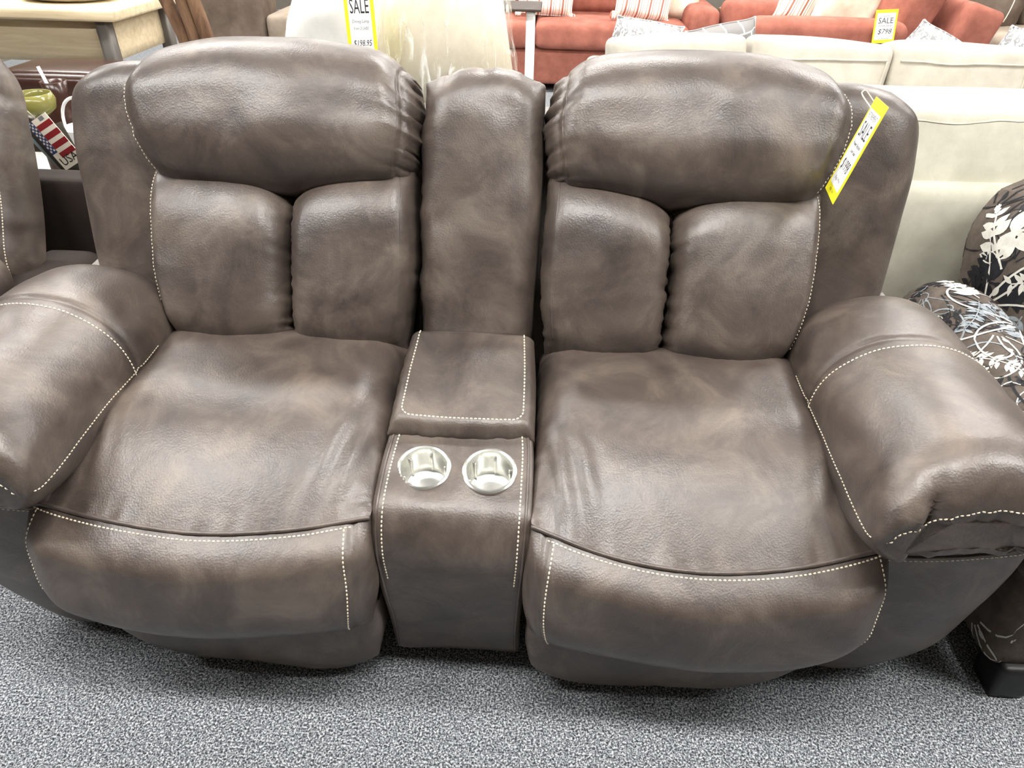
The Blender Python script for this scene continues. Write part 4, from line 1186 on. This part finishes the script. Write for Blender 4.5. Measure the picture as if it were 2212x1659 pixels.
# faux tree with three trunks
tr = thing('artificial_tree', 'potted artificial tree with three bare brown trunks behind the left headrest', 'tree', (-1.22, 2.05, 0))
mesh_obj('pot', *lathe([(0, 0), (0.12, 0), (0.16, 0.26), (0.165, 0.28), (0.145, 0.28), (0.14, 0.25), (0, 0.24)], 28, cap=False), DARK_WOOD, tr, auto=40)
tt = np.linspace(0, 1, 26)
for k, pts in enumerate((((-0.02, 0, 0.24), (-0.03, 0, 0.55), (-0.045, 0.0, 0.80), (-0.10, 0.01, 0.97), (-0.20, 0.02, 1.15), (-0.26, 0.02, 1.7)),
                         ((0.0, 0.01, 0.24), (-0.01, 0.01, 0.55), (-0.005, 0.0, 0.82), (-0.03, 0.0, 0.97), (-0.06, 0.02, 1.2), (-0.05, 0.02, 1.75)),
                         ((0.03, 0.0, 0.24), (0.035, 0.0, 0.55), (0.04, 0.0, 0.82), (0.015, 0.0, 0.97), (0.0, 0.0, 1.2), (0.10, 0.0, 1.7)))):
    P = crom(pts, tt)
    rad = np.interp(tt, [0, 0.5, 1], [0.030, 0.024, 0.012]) * (1 + 0.10 * noise1(tt * 11, k))
    mesh_obj('trunk', *tube(P, rad, 12), BARK, tr)
lm2 = leaf_mesh(0.16, 0.05, 0.25)
add_leaves(tr, lm2, [((rr.uniform(-.35, .2), rr.uniform(-.25, .25), rr.uniform(1.45, 2.0)), rr.uniform(0, 6.28), rr.uniform(-0.6, 0.6), rr.uniform(0.7, 1.2)) for _ in range(70)])

# ================================================================== console table at upper left with decor below
dk = thing('console_table', 'pale washed wood console table with grey metal corner legs at upper left', 'table', (-2.45, 2.82, 0))
mesh_obj('table_top', *bbox((1.34, 0.66, 0.05), (0, 0, 0.825), 0.006), PALE_WOOD, dk)
for sy in (-1, 1):
    mesh_obj('apron', *bbox((1.16, 0.025, 0.17), (0, sy * 0.26, 0.71), 0.004), PALE_WOOD, dk)
for sx in (-1, 1):
    mesh_obj('apron', *bbox((0.025, 0.50, 0.17), (sx * 0.57, 0, 0.71), 0.004), PALE_WOOD, dk)
    for sy in (-1, 1):
        mesh_obj('leg', *bbox((0.055, 0.055, 0.80), (sx * 0.588, sy * 0.275, 0.40), 0.003), GREY_METAL, dk)
v, f = lathe([(0, 0), (0.11, 0), (0.17, 0.022), (0.165, 0.024), (0.10, 0.008), (0, 0.008)], 36, cap=False)
v[:, 0] *= 1.3
o = mesh_obj('serving_tray', v, f, OATMEAL, auto=40); o.location = (-2.12, 2.78, 0.85)
tag(o, 'oval cream tray lying on the pale wood console table', 'tray')

dsk = thing('display_table', 'low white display table crowded with decor behind the gap beside the loveseat', 'table', (-1.62, 1.62, 0))
mesh_obj('table_top', *bbox((0.62, 0.46, 0.03), (0, 0, 0.42), 0.005), WHITE_METAL, dsk)
for sx in (-1, 1):
    for sy in (-1, 1):
        mesh_obj('leg', *bbox((0.04, 0.04, 0.405), (sx * 0.27, sy * 0.19, 0.2025)), WHITE_METAL, dsk)
GLAZE = plain('olive_glaze', srgb(128, 124, 66), 0.2)
bw = thing('ceramic_bowl', 'glossy yellow green ceramic bowl on the low display table', 'bowl', (-1.60, 1.56, 0.435))
mesh_obj('stand', *lathe([(0, 0), (0.05, 0), (0.05, 0.01), (0.02, 0.03), (0.018, 0.20), (0.03, 0.215), (0, 0.215)], 24, cap=False), DARK_WOOD, bw, auto=40)
mesh_obj('bowl', *lathe([(0, 0.215), (0.035, 0.217), (0.062, 0.24), (0.068, 0.268), (0.060, 0.29), (0.055, 0.29), (0.060, 0.268), (0.053, 0.245), (0.0, 0.228)], 36, cap=False), GLAZE, bw)
DG = plain('dark_glass', srgb(24, 30, 24), 0.08)
o = mesh_obj('glass_float', *lathe([(0.0, 0.0), (0.03, 0.004), (0.055, 0.03), (0.062, 0.065), (0.055, 0.10), (0.03, 0.125), (0.014, 0.13), (0.014, 0.15), (0, 0.15)], 30, cap=False), DG)
o.location = (-1.50, 1.66, 0.435); tag(o, 'dark green round glass bottle beside the yellow green bowl', 'bottle')
BRN = plain('brown_glaze', srgb(58, 34, 26), 0.25)
for k, (x, y, h, lab) in enumerate(((-1.40, 1.78, 0.26, 'small dark brown vase nearest the loveseat on the display table'), (-1.66, 1.78, 0.28, 'small dark brown vase at the back of the display table behind the bowl'))):
    o = mesh_obj('vase', *lathe([(0, 0), (0.05, 0), (0.075, h * 0.3), (0.07, h * 0.6), (0.035, h * 0.85), (0.045, h), (0.038, h), (0.03, h * 0.86), (0, h * 0.3)], 30, cap=False), BRN)
    o.location = (x, y, 0.435); tag(o, lab, 'vase')
pl = thing('white_pail', 'small white pail with a wire handle on the display table', 'pail', (-1.40, 1.50, 0.435))
mesh_obj('pail_body', *lathe([(0, 0), (0.055, 0), (0.075, 0.20), (0.078, 0.205), (0.072, 0.205), (0.066, 0.18), (0.05, 0.01), (0, 0.01)], 32, cap=False), WHITE_METAL, pl, auto=40)
a = np.linspace(0, np.pi, 24)
mesh_obj('handle', *tube(np.stack([0.075 * np.cos(a), -0.02 * np.sin(a), 0.19 + 0.11 * np.sin(a)], 1), 0.005, 8), WHITE_METAL, pl)
tw = thing('white_twig', 'pair of slender white twigs standing in the brown vases', 'twig', (-1.53, 1.78, 0.60))
for sx in (-1, 1):
    mesh_obj('twig', *tube([(sx * 0.13, 0.0, 0.0), (sx * 0.13 - 0.02, 0.0, 0.08), (sx * 0.13 - 0.045, 0.01, 0.16)], 0.006, 8), WHITE_METAL, tw)

ch = thing('storage_trunk', 'dark brown storage trunk behind the display table', 'trunk', (-1.78, 2.20, 0))
box_part('trunk_body', (0.62, 0.30, 0.54), (0, 0, 0.30), DARK_WOOD, ch, 0.02)
box_part('trunk_lid', (0.64, 0.32, 0.12), (0, 0, 0.62), BRN, ch, 0.04, (0, 0, 0.01))
for sx in (-1, 1):
    for sy in (-1, 1):
        mesh_obj('foot', *bbox((0.04, 0.04, 0.03), (sx * 0.27, sy * 0.11, 0.015)), BLACK, ch)
# flag tag and dark card
ft_ = thing('flag_tag', 'american flag hang tag lettered USA dangling beside the left recliner', 'tag', (-1.39, 1.30, 0.655))
A0 = np.array([-1.45, 1.30, 0.70]); A1 = np.array([-1.372, 1.30, 0.742]); A2 = np.array([-1.33, 1.30, 0.59]); A3 = np.array([-1.395, 1.30, 0.553])
cen = (A0 + A1 + A2 + A3) / 4
rt = (A1 - A0 + A2 - A3) / 2; dn = (A3 - A0 + A2 - A1) / 2
W, Hh = np.linalg.norm(rt), np.linalg.norm(dn)
rt = rt / W; up = -dn / Hh; up -= rt * (up @ rt); up /= np.linalg.norm(up)
Rf = np.stack([rt, up, np.cross(rt, up)], 1)
cl = cen - np.array([-1.39, 1.30, 0.655])
FR, FW, FB = plain('flag_red', srgb(140, 34, 38), 0.5), plain('flag_white', srgb(232, 224, 206), 0.5), plain('flag_blue', srgb(44, 62, 108), 0.5)
putf = lambda vf, dx=0, dy=0, dz=0: place((np.asarray(vf[0]) + [dx, dy, dz], vf[1]), Rf, cl)
cd = mesh_obj('card', *putf(box((W, Hh, 0.002))), FW, ft_, smooth=False)
for k in range(4):
    mesh_obj('stripe', *putf(box((W * 0.72, Hh / 9.5, 0.0005)), W * 0.14, Hh * (0.33 - 0.19 * k), 0.0013), FR, cd, smooth=False)
can = mesh_obj('canton', *putf(box((W * 0.27, Hh * 0.66, 0.0006)), -W * 0.365, Hh * 0.17, 0.0014), FB, cd, smooth=False)
for i in range(3):
    for j in range(7):
        a = np.arange(10) * np.pi / 5
        rr_ = np.where(np.arange(10) % 2 == 0, 0.0048, 0.0024)
        v = np.stack([rr_ * np.cos(a), rr_ * np.sin(a), 0 * a], 1)
        mesh_obj('star', *putf((v, [tuple(range(10))]), -W * 0.365 + (i - 1) * W * 0.08 , Hh * (0.17 + (j - 3 + 0.5 * (i % 2)) * 0.09), 0.0020), FW, can, smooth=False)
v, f = text_vf('USA', 0.036, W * 0.8)
mesh_obj('lettering', *putf((v, f), 0, -Hh * 0.36, 0.0022), INK, cd, smooth=False)
mesh_obj('bar_code', *putf(box((W * 0.22, Hh * 0.07, 0.0005)), W * 0.2, Hh * 0.455, 0.0016), GREY_INK, cd, smooth=False)
mesh_obj('string', *tube(crom([cl + up * Hh * 0.49, cl + up * (Hh * 0.5 + 0.03) + [0.0, -0.05, 0.05], np.array([-1.34, 1.08, 0.90]) - [-1.39, 1.30, 0.655]], np.linspace(0, 1, 12)), 0.0015, 6), THREAD, ft_)
SLATE = plain('dark_card', srgb(62, 60, 54), 0.4); PALEB = plain('pale_blue_card', srgb(150, 172, 178), 0.4)
hoff = np.array([-0.01, 0.03, -0.055])
v = np.array([(-0.085, 0.0, 0.06), (0.03, 0.0, 0.10), (0.075, 0.0, -0.075), (-0.02, 0.0, -0.055)]); v2 = v + [0, 0.003, 0]
mesh_obj('dark_card', np.concatenate([v, v2]) + hoff, [(0, 3, 2, 1), (4, 5, 6, 7), (0, 1, 5, 4), (1, 2, 6, 5), (2, 3, 7, 6), (3, 0, 4, 7)], SLATE, ft_, smooth=False)['label'] = 'dark folded card behind the flag'
v = np.array([(-0.10, 0.006, 0.05), (-0.075, 0.006, 0.055), (-0.02, 0.006, -0.055), (-0.055, 0.006, -0.02)]); v2 = v + [0, 0.003, 0]
mesh_obj('blue_leaf', np.concatenate([v, v2]) + hoff, [(0, 3, 2, 1), (4, 5, 6, 7), (0, 1, 5, 4), (1, 2, 6, 5), (2, 3, 7, 6), (3, 0, 4, 7)], PALEB, ft_, smooth=False)

# leafy plant at the far left edge
pf = thing('potted_palm', 'green strap leaved plant reaching in at the top left corner', 'plant', (-2.30, 1.95, 0))
mesh_obj('pot', *lathe([(0, 0), (0.13, 0), (0.16, 0.36), (0.14, 0.36), (0.13, 0.3), (0, 0.3)], 24, cap=False), DARK_WOOD, pf, auto=40)
lm3 = leaf_mesh(0.55, 0.045, 0.75)
mesh_obj('stem', *tube([(0, 0, 0.3), (0, 0, 0.7), (0.01, 0, 1.15)], 0.02, 10), BARK, pf)
add_leaves(pf, lm3, [((0, 0, 1.12), rr.uniform(0, 6.28), rr.uniform(-1.1, -0.2), rr.uniform(0.7, 1.1)) for _ in range(24)])
